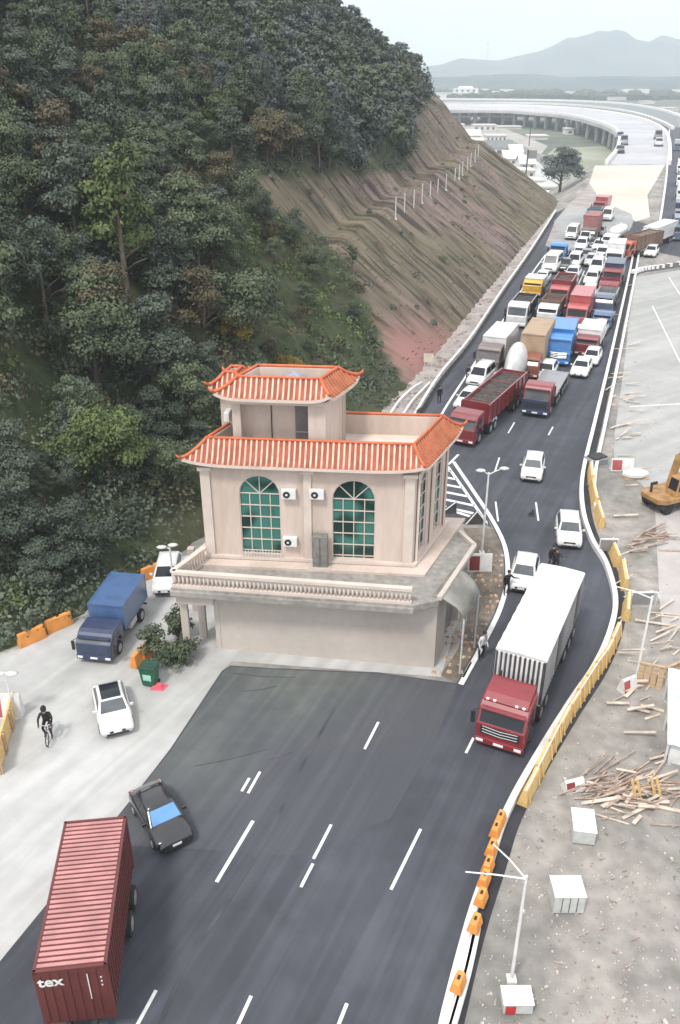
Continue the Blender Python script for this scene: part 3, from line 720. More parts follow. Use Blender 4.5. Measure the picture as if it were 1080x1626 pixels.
# ---------------------------------------------------------------- vehicles
def wheel(parent, x, y, r, w, n=16, rim=True):
    m = MB(); m.loft([[(x+sx, y+rr*math.cos(2*math.pi*k/n), r+rr*math.sin(2*math.pi*k/n)) for k in range(n)] for sx, rr in ((-w/2, r*.62), (-w/2, r*.93), (-w/2+.03, r), (w/2-.03, r), (w/2, r*.93), (w/2, r*.62))])
    o = m.build('wheel', M_tyre, parent, smooth=False)
    if rim:
        s = 1 if x > 0 else -1; m = MB()
        m.loft([[(x+s*sx, y+rr*math.cos(2*math.pi*k/n), r+rr*math.sin(2*math.pi*k/n)) for k in range(n)] for sx, rr in ((w/2+.004, r*.62), (w/2+.02, r*.55), (w/2-.02, r*.25), (w/2+.02, r*.18))])
        m.build('rim', M_rim, o)
    return o
VEH = {}
def place(pf, pr, z=0):
    """front point (pixels) and a point toward the rear -> location and heading; vehicles are modelled with nose at y=0 facing -Y"""
    a, b = g(*pf, z), g(*pr, z); d = b-a
    return a, math.atan2(-d.x, d.y)
def car(label, pf, pr, paintm, kind='sedan', cat='car', glass=None, dark_roof=False, group=None, lod=0, name='car', scale=1, z=0, extra=None, ys=1.):
    loc, rz = place(pf, pr, z); t = thing(name, label, cat, loc, rz, group); t.scale = (scale, scale*ys, scale)
    glass = glass or M_glass
    spec = dict(sedan=(4.7, 1.84, 1.46), suv=(4.6, 1.88, 1.72), hatch=(4.1, 1.75, 1.52), van=(5.2, 1.9, 2.1), mpv=(4.9, 1.9, 1.85), pickup=(5.3, 1.85, 1.8))[kind]
    Lc, Wc, Hc = spec; hw = Wc/2
    tops = dict(sedan=[(0, .55), (.08, .68), (.35, .78), (1.25, .93), (2.2, .95), (3.7, .96), (4.45, .93), (4.62, .85), (4.7, .5)],
                suv=[(0, .6), (.08, .8), (.35, .93), (1.15, 1.06), (2.2, 1.08), (3.7, 1.1), (4.4, 1.1), (4.55, 1.0), (4.6, .6)],
                hatch=[(0, .55), (.08, .7), (.35, .85), (1.0, .96), (2.0, .98), (3.4, 1.0), (3.95, 1.0), (4.05, .9), (4.1, .55)],
                van=[(0, .6), (.06, .85), (.3, 1.0), (.75, 1.12), (2.0, 1.14), (3.7, 1.14), (5.0, 1.14), (5.15, 1.05), (5.2, .6)],
                mpv=[(0, .6), (.06, .82), (.3, .95), (.95, 1.06), (2.0, 1.08), (3.7, 1.1), (4.7, 1.1), (4.85, 1.0), (4.9, .6)],
                pickup=[(0, .6), (.08, .85), (.35, .98), (1.25, 1.06), (2.2, 1.06), (3.5, 1.06), (3.55, .72), (5.2, .72), (5.3, .6)])[kind]
    b = MB(); rings = []
    for y, zt in tops:
        e = min(y, Lc-y); k = .88+.12*min(1, (e/.5))**.5
        w = hw*k; zb = .22 if e > .3 else .3
        rings.append([(-w*.9, y, zb), (-w, y, zb+.14), (-w*1.0, y, (zb+zt)*.55), (-w*.97, y, zt-.1), (-w*.86, y, zt-.012), (-w*.4, y, zt+.03), (0, y, zt+.04),
                      (w*.4, y, zt+.03), (w*.86, y, zt-.012), (w*.97, y, zt-.1), (w*1.0, y, (zb+zt)*.55), (w, y, zb+.14), (w*.9, y, zb)])
    b.loft(rings); b.build('body', paintm, t, smooth=True)
    if kind == 'pickup':
        bd = MB()
        for s in (-1, 1): bd.box(s*(hw-.06), 4.38, .7, .1, 1.72, .42)
        bd.box(0, 5.22, .7, Wc-.1, .08, .42); bd.build('cargo_bed', paintm, t)
    cabp = dict(sedan=(1.2, 4.5, 2.0, 3.72), suv=(1.05, 4.5, 1.75, 4.1), hatch=(.9, 4.0, 1.65, 3.5), van=(.55, 5.12, 1.25, 4.95), mpv=(.8, 4.8, 1.6, 4.45), pickup=(1.15, 3.5, 1.85, 3.3))[kind]
    y0, y1, y2, y3 = cabp; zb = [z_ for y_, z_ in tops if y_ >= 2][0]-.01; wb, wt = hw*.9, hw*.73
    if kind == 'van': wt = hw*.82
    B = [(-wb, y0, zb), (wb, y0, zb), (wb, y1, zb), (-wb, y1, zb)]; T = [(-wt, y2, Hc-.06), (wt, y2, Hc-.06), (wt, y3, Hc-.06), (-wt, y3, Hc-.06)]
    c = MB(); c.hull8(B, T)
    c.build('cabin', paintm if kind != 'sedan' or not dark_roof else paintm, t, bevel=.05)
    r = MB(); ym = (y2+y3)/2; hl = (y3-y2)/2
    rings = []
    for k in range(7):
        a = -1+2*k/6; zz = Hc-.06+.07*(1-a*a); ww = wt*(1.0-.04*a*a)
        rings.append([(-ww, ym+a*hl, Hc-.085), (-ww*.97, ym+a*hl, zz-.02), (-ww*.5, ym+a*hl, zz+.012), (0, ym+a*hl, zz+.02), (ww*.5, ym+a*hl, zz+.012), (ww*.97, ym+a*hl, zz-.02), (ww, ym+a*hl, Hc-.085)])
    r.loft(rings); rf_ = r.build('roof', paintm, t, smooth=True)
    if dark_roof:
        r = MB(); r.loft([[(-wt*.78, ym+a*hl, Hc+.0+.07*(1-a*a)-.05), (wt*.78, ym+a*hl, Hc+.07*(1-a*a)-.05), (wt*.78, ym+a*hl, Hc+.07*(1-a*a)-.03), (-wt*.78, ym+a*hl, Hc+.07*(1-a*a)-.03)] for a in (-.92, -.45, 0, .45, .9)]); r.build('sunroof', M_glass, rf_)
    g1 = MB(); g1.panel([B[0], B[1], T[1], T[0]], .07, .93, .1, .93); g1.build('windscreen', glass, t)
    g1 = MB(); g1.panel([B[2], B[3], T[3], T[2]], .08, .92, .15, .9); g1.build('rear_window', M_glass, t)
    for q in ([B[1], B[2], T[2], T[1]], [B[3], B[0], T[0], T[3]]):
        g1 = MB()
        segs = ((.1, .46), (.5, .9)) if q[0] == B[1] else ((.1, .5), (.54, .9))
        for a_, b_ in segs: g1.panel(q, a_, b_, .12, .88)
        g1.build('side_window', M_glass, t)
    fz = tops[1][1]
    for s in (-1, 1):
        h = MB(); h.hull8([(s*hw*.52, .03, fz-.2), (s*hw*.80, .16, fz-.2), (s*hw*.84, .4, fz-.12), (s*hw*.6, .3, fz-.12)], [(s*hw*.52, .06, fz-.06), (s*hw*.80, .2, fz-.05), (s*hw*.84, .45, fz-.01), (s*hw*.6, .35, fz-.01)]); h.builds('headlight', M_lamp, t)
    if lod < 2:
        h = MB(); h.box(0, .0, fz-.24, hw*.9, .05, .12); h.box(0, .01, .28, hw*1.25, .06, .12); h.build('grille', M_black, t)
        h = MB(); h.box(0, -.03, .44, .44, .02, .13); h.build('licence_plate', M_lamp, t)
        for s in (-1, 1):
            h = MB(); h.box(s*(hw+.08), y0+.45, zb-.03, .2, .1, .15); h.builds('mirror', paintm, t, bevel=.02)
        h = MB(); [h.box(s*hw*.72, Lc-.03, fz-.0, .3, .05, .13) for s in (-1, 1)]; h.builds('tail_light', M_redlamp, t)
    wr = .33 if kind in ('sedan', 'hatch') else .37
    for s in (-1, 1):
        for y in (.9, Lc-.95):
            am = MB(); 
            wheel(t, s*(hw-.10), y, wr, .22, 14, lod < 2)
    if extra: extra(t, spec)
    return t

def cab_body(t, pm, w=2.45, h=2.95, dpt=2.2, lower=None, fairing=False, glass=None, lod=0, stripes=0, visor=True, roofm=None, fair=.75):
    """cab-over cab, nose at y=0"""
    hw = w/2; zl = .5; g_ = glass or M_glass
    prof = [(.12, zl), (0, zl+.22), (.0, 1.55), (.06, 1.62), (.38, h-.35), (.62, h-.1), (.95, h), (dpt, h+.02), (dpt, zl+.35), (1.9, zl+.35), (1.75, zl+.75), (1.45, zl+.85), (1.1, zl+.75), (.95, zl+.3), (.9, zl)]
    m = MB(); m.extrude_x(prof, -hw, hw); m.build('cab', pm, t, bevel=.07)
    fq = [(-hw, .045, 1.6), (hw, .045, 1.6), (hw, .385, h-.33), (-hw, .385, h-.33)]
    m = MB(); m.panel(fq, .06, .94, .04, .86, .02, .04); m.build('windscreen', g_, t)
    if lower: m = MB(); m.box(0, -.01, zl+.2, w-.06, .04, 1.05); m.build('front_panel', lower, t)
    m = MB(); m.panel([(-hw, -.012, .95), (hw, -.012, .95), (hw, -.012, 1.5), (-hw, -.012, 1.5)], .1, .9, .05, .95, .02, .04); gr = m.build('grille', M_black if stripes or lower else pm, t)
    if stripes:
        m = MB()
        for k in range(stripes): z = 1.05+k*.17; m.tube([(-hw*.72, -.03, z+.06), (0, -.045, z), (hw*.72, -.03, z+.06)], .018, 5)
        m.builds('grille_bar', M_chrome, gr)
    m = MB(); m.box(0, .1, .38, w, .34, .36); m.build('bumper', lower or pm, t, bevel=.05)
    for s in (-1, 1):
        m = MB(); m.box(s*hw*.78, -.07, .5, .36, .05, .16); m.builds('headlight', M_lamp, t, bevel=.02)
        q = [(hw, .55, 1.6), (hw, 1.4, 1.6), (hw, 1.4, h-.4), (hw, .78, h-.4)] if s > 0 else [(-hw, 1.4, 1.6), (-hw, .55, 1.6), (-hw, .78, h-.4), (-hw, 1.4, h-.4)]
        m = MB(); m.panel(q, 0, 1, 0, 1, .012, .03); m.build('side_window', M_glass, t)
        if lod < 2:
            m = MB(); m.tube([(s*hw, .4, h-.5), (s*(hw+.2), .15, h-.5), (s*(hw+.22), .15, h-.6)], .02, 5); m.box(s*(hw+.22), .15, h-1.25, .2, .09, .68); m.builds('mirror', M_black, t)
            m = MB(); m.bar((s*(hw+.008), 1.5, .95), (s*(hw+.008), 1.5, h-.25), .015, .02, up=(0, 1, 0)); m.bar((s*(hw+.015), 1.3, 1.45), (s*(hw+.015), 1.12, 1.45), .03, .05); m.build('door_handle', M_black, t)
    if visor: m = MB(); m.bar((-hw*.9, .27, h-.25), (hw*.9, .27, h-.25), .3, .05); m.build('sun_visor', pm if not lower else M_black, t)
    if fairing:
        m = MB(); m.extrude_x([(.6, h-.02), (1.0, h+fair*.6), (2.0, h+fair), (dpt, h+fair), (dpt, h-.02)], -hw*.9, hw*.9); m.build('roof_fairing', roofm or pm, t, bevel=.06)
        m = MB(); [m.box(x, .62, h+.0, .14, .1, .07) for x in (-.9, -.55, .55, .9)]; m.builds('marker_light', M_lamp, t)
    if lod < 2: m = MB(); m.box(0, -.09, .5, .5, .02, .14); m.build('licence_plate', M_lamp, t)

def ribs_box(m, w, l, h, y0, z0, pitch=.28, dep=.045, end=True, roof=True):
    """corrugated box: ribs on side walls, front and roof"""
    hw = w/2; m.box(0, y0+l/2, z0, w, l, h)
    n = int(l/pitch)
    for s in (-1, 1):
        for k in range(n): m.box(s*(hw+dep/2-.005), y0+(k+.5)*l/n, z0+.1, dep, l/n*.5, h-.18)
    if roof:
        for k in range(n): m.box(0, y0+(k+.5)*l/n, z0+h-.006, w-.12, l/n*.55, .035)
    if end:
        nn = int(w/.24)
        for k in range(nn): m.box(-hw+(k+.5)*w/nn, y0-dep/2+.005, z0+.1, w/nn*.5, dep, h-.2); 
def truck(label, pf, pr, cabm, cargo='box', cargom=None, cl=6.0, ch=2.4, cw=2.46, lod=1, cat='truck', name='truck', semi=False, h=2.85, group=None, scale=1, inner=None, z=0, gap=.3, letters=None, fit=None, **kw):
    loc, rz = place(pf, pr, z); t = thing(name, label, cat, loc, rz, group); t.scale = (scale,)*3
    cab_body(t, cabm, h=h, lod=lod, **kw); cargom = cargom or cabm; y0 = 2.2+gap; zf = 1.15; end = y0+cl
    m = MB()
    for s in (-1, 1): m.box(s*.42, (1.2+end)/2, .75, .12, end-1.2, .26)
    for k in range(int((end-1.5)/1.2)): m.box(0, 1.8+k*1.2, .8, .9, .1, .16)
    m.build('chassis', M_chassis, t)
    hw = 2.45/2
    axs = [1.42]+([y0+.9, y0+2.0] if semi else [])+([end-3.4, end-2.2, end-1.0] if semi or cl > 8 else [end-1.4] if cl < 5.5 else [end-2.5, end-1.3])
    for y in axs:
        for s in (-1, 1): wheel(t, s*(hw-.17), y, .48, .32 if y < 2 else .5, 14, lod < 2)
    if lod < 2:
        m = MB(); m.box(.95, y0+.6+(1.6 if semi else 1.0), .5, .5, 1.1, .5); m.builds('fuel_tank', M_steel, t, bevel=.06)
        m = MB(); m.box(0, end-.05, .5, 2.3, .08, .12); m.build('rear_bumper', M_chassis, t)
    if cargo in ('box', 'container'):
        m = MB()
        if cargo == 'container': ribs_box(m, cw-.08, cl, ch, y0, zf)
        else: m.box(0, y0+cl/2, zf, cw, cl, ch)
        ob = m.build('container' if cargo == 'container' else 'cargo_box', cargom, t, bevel=0 if cargo == 'container' else .04)
        m = MB()
        for s in (-1, 1):
            for y in (y0+.05, end-.05): m.box(s*(cw/2-.03), y, zf, .1, .12, ch+.02)
            m.box(s*(cw/2-.03), y0+cl/2, zf+ch-.06, .09, cl, .09); m.box(s*(cw/2-.02), y0+cl/2, zf-.03, .09, cl, .12)
        m.box(0, y0-.02, zf+ch-.07, cw, .08, .1)
        m.build('edge_rail', cargom, ob)
        m = MB(); [m.bar((x, end+.03, zf+.1), (x, end+.03, zf+ch-.1), .035) for x in (-.8, -.35, .35, .8)]; m.builds('door_bar', M_steel, ob)
    elif cargo == 'dump':
        m = MB(); m.box(0, y0+cl/2, zf, cw, cl, .12)
        for s in (-1, 1):
            m.box(s*(cw/2-.04), y0+cl/2, zf+.1, .08, cl, ch-.1)
            for k in range(int(cl/1.1)+1): m.box(s*(cw/2+.03), y0+.06+k*(cl-.12)/int(cl/1.1), zf+.05, .08, .12, ch-.08)
            m.box(s*(cw/2), y0+cl/2, zf+ch-.05, .14, cl, .1)
        m.box(0, y0+.04, zf+.1, cw, .08, ch+.1); m.box(0, end-.04, zf+.1, cw, .08, ch-.1); ob = m.build('cargo_bed', cargom, t)
        m = MB(); nn = int(cl/.5); rings = [[(x*(cw-.2)/2, y0+.1+k*(cl-.2)/nn, zf+ch-(.32 if inner is None else .22)+.12*noise.noise(Vector((x*2, k*.7, cl)))) for x in (-1, -.5, 0, .5, 1)] for k in range(nn+1)]
        m.loft(rings, False, False); m.build('load', inner or mat('load_dark', (.06, .052, .045), .95, var=.35, scale=2), ob)
        m = MB(); [m.bar((-cw/2, y0+1+k*(cl-2)/3, zf+ch), (cw/2, y0+1+k*(cl-2)/3, zf+ch), .06) for k in range(4)]; m.builds('cross_bar', cargom, ob)
    elif cargo == 'flat':
        m = MB(); m.box(0, y0+cl/2, zf, cw+.1, cl, .16); ob = m.build('flatbed', cargom, t, bevel=.02)
        m = MB(); m.box(0, y0, zf+.16, cw, .08, .9); m.build('headboard', cabm, ob)
        m = MB(); [m.box(s*(cw/2+.03), y0+cl*(k+.5)/6, zf+.02, .05, .12, .14) for s in (-1, 1) for k in range(6)]; m.builds('stake_pocket', M_chassis, ob)
    elif cargo == 'tank':
        m = MB(); n = 16; hh = ch/2; rings = []
        for u, k in ((0, .25), (.03, .6), (.08, .85), (.2, 1), (.55, .98), (.85, .9), (.95, .7), (1, .3)):
            rings.append([(cw/2*k*math.cos(2*math.pi*i/n), y0+cl*u, zf+.25+hh+hh*k*math.sin(2*math.pi*i/n)) for i in range(n)])
        m.loft(rings); ob = m.build('tank', cargom, t, smooth=True)
        m = MB(); [m.tube([(0, y0+cl*u, zf+ch+.15), (0, y0+cl*u, zf+ch+.42)], .26, 10) for u in (.3, .6)]; m.builds('hatch', M_steel, ob)
        m = MB(); [m.box(0, y0+cl*u, .95, 1.6, .2, .6) for u in (.15, .5, .85)]; m.builds('saddle', M_chassis, ob)
    elif cargo == 'teardrop':
        # white sheeted load, narrow at the front end of the trailer and bulging to the rear
        m = MB(); n = 16; rings = []
        for u in [i/12 for i in range(13)]:
            k = math.sin(math.pi*min(1, (u*.93+.05)))**.6*(.55+.45*u); wz = ch*(.35+.65*math.sin(math.pi*(u*.85+.08)))
            rings.append([(cw/2*k*1.0*math.cos(math.pi*i/(n-1)), y0+cl*u, zf+wz*math.sin(math.pi*i/(n-1))**.8) for i in range(n)])
        m.loft(rings); m.build('sheeted_load', cargom, t, smooth=True)
        m = MB(); m.box(0, y0+cl/2, zf-.12, cw, cl, .14); m.build('flatbed', M_chassis, t)
    return t
def col(n, c, **k): return paint(n, c, **k)
P_red = col('red', (.22, .024, .03)); P_mar = col('maroon', (.20, .03, .035)); P_pink = col('faded_red', (.42, .09, .085)); P_blue = col('blue', (.03, .20, .52)); P_navy = col('navy', (.03, .045, .095))
P_tan = col('tan', (.38, .27, .18), rough=.6, coat=0); P_brown = col('brown', (.17, .13, .12)); P_black = col('black', (.012, .012, .016), rough=.2, coat=1.); P_slate = col('slate', (.10, .13, .19))
P_yel = col('yellow', (.62, .36, .03)); P_grey = col('grey', (.22, .22, .225)); P_silver = col('silver', (.45, .46, .48)); P_teal = col('teal', (.07, .15, .18)); P_rust = col('rust_container', (.13, .035, .032), rough=.6, coat=0)
P_oran = col('orange', (.50, .12, .06)); P_cream = col('cream', (.62, .58, .46)); P_sky = col('dull_blue', (.065, .125, .26)); P_bwn2 = col('load_brown', (.18, .12, .085), rough=.8, coat=0)

# the long white curtain trailer with its red cab
T = truck('red articulated truck with long white ribbed trailer in the bend', (790, 1196), (835, 1095), P_red, 'none', M_white, cl=9.7, semi=True, h=2.62, lod=0, stripes=3, fairing=True, gap=.25, fair=.38)
T.name = 'articulated_truck'
cargo = MB(); y0 = 2.2+.75; cl, chh, cw = 9.3, 2.85, 2.6
ribs_box(cargo, cw-.1, cl, chh, y0, 1.15, pitch=.33, dep=.055, roof=False)
tr = cargo.build('trailer', M_white, T)
gp = MB(); n = int(cw/.24)
for k in range(11): gp.box(-cw/2+.1+(k+.0)*(cw-.2)/10, y0-.03, 1.3, .10, .09, chh-.25)
for k in range(30): gp.box(cw/2-.052, y0+(k+.02)*cl/30+.02, 1.3, .11, .13, chh-.25)
gp.build('gap_shade', mat('gap_shadow_paint', (.05, .05, .055), .7), tr)  # dark strips painted as the shade between the trailer ribs
m = MB(); nn = 20; rings = []
for k in range(nn+1):
    y = y0+cl*k/nn; a = (k % 2)*.03
    rings.append([(-cw/2-.02, y, 1.15+chh-.05), (-cw/2+.02-a, y, 1.15+chh+.03+a*.5), (-cw/4, y, 1.15+chh+.07), (0, y, 1.15+chh+.1), (cw/4, y, 1.15+chh+.07), (cw/2-.02+a, y, 1.15+chh+.03+a*.5), (cw/2+.02, y, 1.15+chh-.05)])
m.loft(rings); m.build('trailer_roof', M_white, tr, smooth=False)
m = MB(); m.box(0, y0+cl/2, 1.0, cw, cl, .17); m.build('floor_frame', M_chassis, tr)
m = MB(); [m.box(x, 2.45, 1.1, .12, .1, 2.0) for x in (-.8, .8)]; m.box(.0, 2.45, 1.2, 1.8, .08, .8); m.build('cab_rack', M_chassis, T)

# brown 20 ft container truck at the lower left, cab below the picture
A, B = g(110, 1537, 3.95), g(150, 1309, 3.95); d = (B-A); ang = math.atan2(-d.x, d.y); dn = d.normalized()
front = A-dn*4.9; CT = thing('container_truck', 'brown red corrugated shipping container truck in the bottom left corner', 'truck', (front.x, front.y, 0), ang)
cab_body(CT, P_mar, h=2.75, lod=0); y0 = 4.9; cl, chh, cw = 6.3, 2.75, 2.36
m = MB(); [m.box(s*.45, 6.4, .7, .14, 10.0, .3) for s in (-1, 1)]; [m.box(0, 2+k*1.2, .85, 1, .1, .2) for k in range(8)]; m.build('chassis', M_chassis, CT)
for y in (1.42, 3.6, 9.0, 10.2):
    for s in (-1, 1): wheel(CT, s*1.05, y, .48, .4, 16)
m = MB(); m.box(0, y0+cl/2, 1.15, cw-.08, cl, chh)
for s in (-1, 1):
    for k in range(22): m.box(s*(cw/2-.02), y0+(k+.5)*cl/22, 1.3, .045, cl/44, chh-.3)
for k in range(8): m.box(-cw/2+(k+.5)*cw/8, y0-.012, 1.3, .14, .03, chh-.3)
for x in (-1, 1):
    for y in (y0+.06, y0+cl-.06): m.box(x*(cw/2-.05), y, 1.13, .14, .16, chh+.04)
    m.box(x*(cw/2-.04), y0+cl/2, 1.15+chh-.07, .1, cl, .1)
m.box(0, y0+.03, 1.15+chh-.08, cw, .1, .11); m.box(0, y0+cl-.03, 1.15+chh-.08, cw, .1, .11)
co_ = m.build('container', P_rust, CT)
m = MB()
for k in range(30): m.box(0, y0+.2+k*(cl-.4)/29, 1.15+chh, cw-.2, .125, .05)
M_ribp = mat('container_roof_pink', (.44, .21, .20), .65, var=.12, scale=1.2); m.build('roof_ribs', M_ribp, co_, bevel=.012)  # roof ribs paler and pinker than the container sides
m = MB(); m.box(.52, y0-.035, 2.3, .03, .02, 1.3); [m.box(.95, y0-.04, 3.35-k*.2, .05, .02, .06) for k in range(3)]; m.builds('white_mark', M_line, co_)
cu = bpy.data.curves.new('lettering', 'FONT'); cu.body = 'tex'; cu.size = .62; cu.extrude = .008; cu.offset = .012; cu.align_x = 'CENTER'
to = bpy.data.objects.new('lettering', cu); COL.objects.link(to); to.parent = co_; to.location = (-.68, y0-.045, 3.2); to.rotation_euler = (R(90), 0, 0); cu.materials.append(M_line)
bpy.context.view_layer.update(); me_ = bpy.data.meshes.new_from_object(to.evaluated_get(bpy.context.evaluated_depsgraph_get())); lo_ = bpy.data.objects.new('lettering', me_); COL.objects.link(lo_); lo_.parent = co_; lo_.location = to.location; lo_.rotation_euler = to.rotation_euler; bpy.data.objects.remove(to)

# loose cars
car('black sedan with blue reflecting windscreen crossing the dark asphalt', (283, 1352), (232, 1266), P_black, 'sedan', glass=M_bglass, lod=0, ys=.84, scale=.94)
car('white sedan with black roof on the pale road near the cyclist', (189, 1172), (174, 1106), M_white, 'sedan', dark_roof=True, lod=0, glass=M_gglass, ys=.84, scale=.94)
truck('navy blue box truck on the pale road beside the wooded slope', (152, 1055), (205, 975), P_navy, 'box', P_sky, cl=4.2, ch=1.9, h=2.2, lod=0, lower=None, glass=M_gglass, scale=.86)
car('white car half hidden behind the house terrace at the left', (262, 950), (272, 905), M_white, 'hatch', lod=0)
car('white SUV driving alone down the middle lane below the queue', (842, 768), (850, 730), M_white, 'suv', lod=0, glass=M_gglass, ys=.84, scale=.95)
car('white SUV nearest the right kerb parapet in the bend', (903, 874), (899, 828), M_white, 'suv', lod=0, glass=M_gglass, ys=.84, scale=.95)
car('white hatchback waiting just behind the white ribbed trailer', (826, 945), (838, 893), M_white, 'hatch', lod=0, glass=M_gglass, ys=.9)

# the queue, nearest first.  heading of the road along the queue
def jam(x, y, ln=20, lean=None):
    a = g(x, y); t_ = max(0, min(1, (y-380)/300))
    dirv = Vector((.40, 1, 0)) if lean is None else Vector((lean, 1, 0))
    b = a+dirv*5; up = b.y*SP+(-H)*CP; dep = b.y*CP+H*SP
    return (x, y), (W0/2+F*b.x/dep, H0/2-F*up/dep)
def T_(label, x, y, *a, lean=None, **k): p = jam(x, y, lean=lean); k['scale'] = k.get('scale', 1)*(1.06 if y > 480 else 1.14); return truck(label, p[0], p[1], *a, group='vehicles jammed in the queue', **k)
def C_(label, x, y, *a, lean=None, **k): p = jam(x, y, lean=lean); k['scale'] = k.get('scale', 1)*(1.06 if y > 500 else 1.24); return car(label, p[0], p[1], *a, group='vehicles jammed in the queue', **k)
T_('maroon truck with long dark loaded bed heading the left of the queue', 730, 709, P_mar, 'dump', P_mar, cl=10.5, ch=1.7, semi=True, h=2.7, lod=0, fairing=False, glass=M_gglass, gap=.9, lean=.55)
T_('red cab flatbed truck with dark blue front heading the right lane', 848, 664, P_red, 'flat', P_grey, cl=7.5, semi=True, h=2.9, lod=0, lower=P_navy, glass=M_gglass, lean=.42, gap=1.0)
C_('white car squeezed on the shoulder beside the maroon truck, nearer one', 732, 654, M_white, 'sedan', lod=1, lean=.5)
C_('white car squeezed on the shoulder beside the maroon truck, farther one', 752, 617, M_white, 'mpv', lod=1, lean=.5)
T_('brown cab truck with white box on the left shoulder of the queue', 772, 596, P_brown, 'box', M_white, cl=6.3, ch=2.3, h=2.9, lod=1, glass=mat('brown_glass', (.13, .12, .12), .15), lean=.42, roofm=P_cream)
T_('truck with a bulging white sheeted load behind the maroon truck', 795, 640, P_cream, 'teardrop', M_white, cl=8.2, ch=2.9, cw=2.7, semi=False, h=2.3, lod=1, lean=.38)
T_('tan box truck with rust brown cab in the middle of the queue', 834, 604, mat('rusty_cab', (.22, .08, .05), .6), 'box', P_tan, cl=7.0, ch=3.0, h=2.4, lod=1, roofm=P_cream, lean=.38)
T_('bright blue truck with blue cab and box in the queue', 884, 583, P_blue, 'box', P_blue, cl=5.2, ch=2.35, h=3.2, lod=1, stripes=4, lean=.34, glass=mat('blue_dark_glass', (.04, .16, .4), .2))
C_('white car tucked behind the flatbed of the red cab truck', 862, 606, M_white, 'hatch', lod=1, lean=.42)
C_('white sedan at the right hand front corner of the queue', 917, 602, M_white, 'sedan', lod=1, lean=.42)
C_('white car half behind the sedan at the queue front corner', 935, 583, M_white, 'hatch', lod=1, lean=.42)
T_('white roofed box truck with a dark red front right of the blue truck', 928, 569, P_mar, 'box', M_white, cl=4.8, ch=1.7, h=2.3, lod=1, lean=.42, gap=-.6)
C_('silver hatchback between the white roofed truck and the small blue truck', 949, 535, P_silver, 'hatch', lod=1, lean=.4)
T_('small dull blue truck near the right rail of the queue', 953, 524, P_sky, 'flat', P_slate, cl=3.5, h=2.2, lod=1, lean=.4, scale=.9)
T_('slate grey lorry behind the small dull blue truck', 955, 500, P_slate, 'dump', P_grey, cl=4.5, ch=1.0, h=2.4, lod=1, lean=.4)
T_('white cab truck with grey windscreen and black load near the left', 818, 522, M_white, 'dump', P_black, cl=5.5, ch=1.5, h=2.9, lod=1, glass=M_gglass, lean=.38)
C_('dark motorcycle sized black car edge beside the white cab truck', 803, 516, P_black, 'hatch', lod=2, lean=.4, scale=.55) if False else None
T_('white cab pickup lorry with brown body ahead of the red cab truck', 866, 517, M_white, 'dump', P_bwn2, cl=4.6, ch=1.3, h=2.3, lod=1, lean=.4)
T_('faded red truck with tall red box in the middle of the queue', 912, 524, P_pink, 'box', P_pink, cl=6.0, ch=2.5, h=2.8, lod=1, lean=.38, glass=M_glass)
T_('red cab truck with maroon bed just left of the tall red box truck', 884, 491, P_pink, 'dump', P_mar, cl=6.2, ch=2.0, h=2.8, lod=1, lean=.38)
T_('yellow fronted small truck with white roof at the left edge of the queue', 843, 473, P_yel, 'box', M_white, cl=3.0, ch=1.1, h=2.1, lod=1, lean=.4, gap=-.9)
T_('maroon truck with dark navy box near the right side of the queue', 968, 462, P_mar, 'box', P_navy, cl=4.8, ch=2.0, h=2.7, lod=1, lean=.38)
T_('low maroon lorry directly in front of the navy box truck', 963, 474, P_mar, 'flat', P_mar, cl=3.2, h=1.9, lod=1, lean=.38)
C_('white car beside the tall red box truck on its right', 932, 478, M_white, 'sedan', lod=1, lean=.38)
C_('white car ahead of the white van between two red trucks', 936, 455, M_white, 'sedan', lod=1, lean=.38)
C_('white car in the second lane below the grey roofed car', 944, 437, M_white, 'mpv', lod=1, lean=.38)
C_('silver grey car between the white cars and the white box truck', 936, 425, P_silver, 'sedan', lod=1, lean=.38)
C_('white car just left of the white box truck', 953, 415, M_white, 'suv', lod=1, lean=.38)
C_('white van at the left edge of the queue below the blue truck', 870, 436, M_white, 'van', lod=1, lean=.42, scale=1.12)
T_('small bright blue lorry behind the white van', 883, 416, P_blue, 'flat', P_blue, cl=3.5, h=2.6, lod=1, lean=.42)
for i, (x, y, lab, kd) in enumerate([(905, 447, 'white car at the lower end of the white car column', 'sedan'), (908, 428, 'second white car from the lower end of the white car column', 'mpv'), (916, 413, 'middle white car of the white car column', 'sedan'),
     (920, 400, 'fourth white car from the lower end of the white car column', 'suv'), (926, 389, 'white car at the upper end of the white car column', 'mpv')]):
    C_(lab, x, y, M_white, kd, lod=1, lean=.4)
for x_, y_, m_, k_, l_ in [(905, 382, M_white, 'van', 'white van at the top of the queue left of the brown red box truck'), (948, 400, M_white, 'sedan', 'white car just below the black hatchback of the queue'), (962, 424, M_silver_ if 0 else P_silver, 'hatch', 'silver car squeezed left of the white box truck front'),
      (975, 384, P_grey, 'suv', 'grey car beside the white tanker lorry'), (856, 455, M_white, 'hatch', 'white car behind the yellow fronted small truck'), (900, 462, P_silver, 'hatch', 'silver car just above the red cab truck roof'), (866, 546, M_white, 'hatch', 'white car roof between the tan box and faded red truck'), (905, 545, M_white, 'sedan', 'white car roof right behind the blue box truck')]:
    C_(l_, x_, y_, m_, k_, lod=1, lean=.4)
C_('black car between the white car column and the white van', 893, 433, P_black, 'sedan', lod=2, lean=.4)
C_('dark grey car in the gap right of the white car column', 927, 417, P_grey, 'sedan', lod=2, lean=.4)
C_('black hatchback above the grey cars in the middle of the queue', 940, 398, P_black, 'hatch', lod=2, lean=.4)
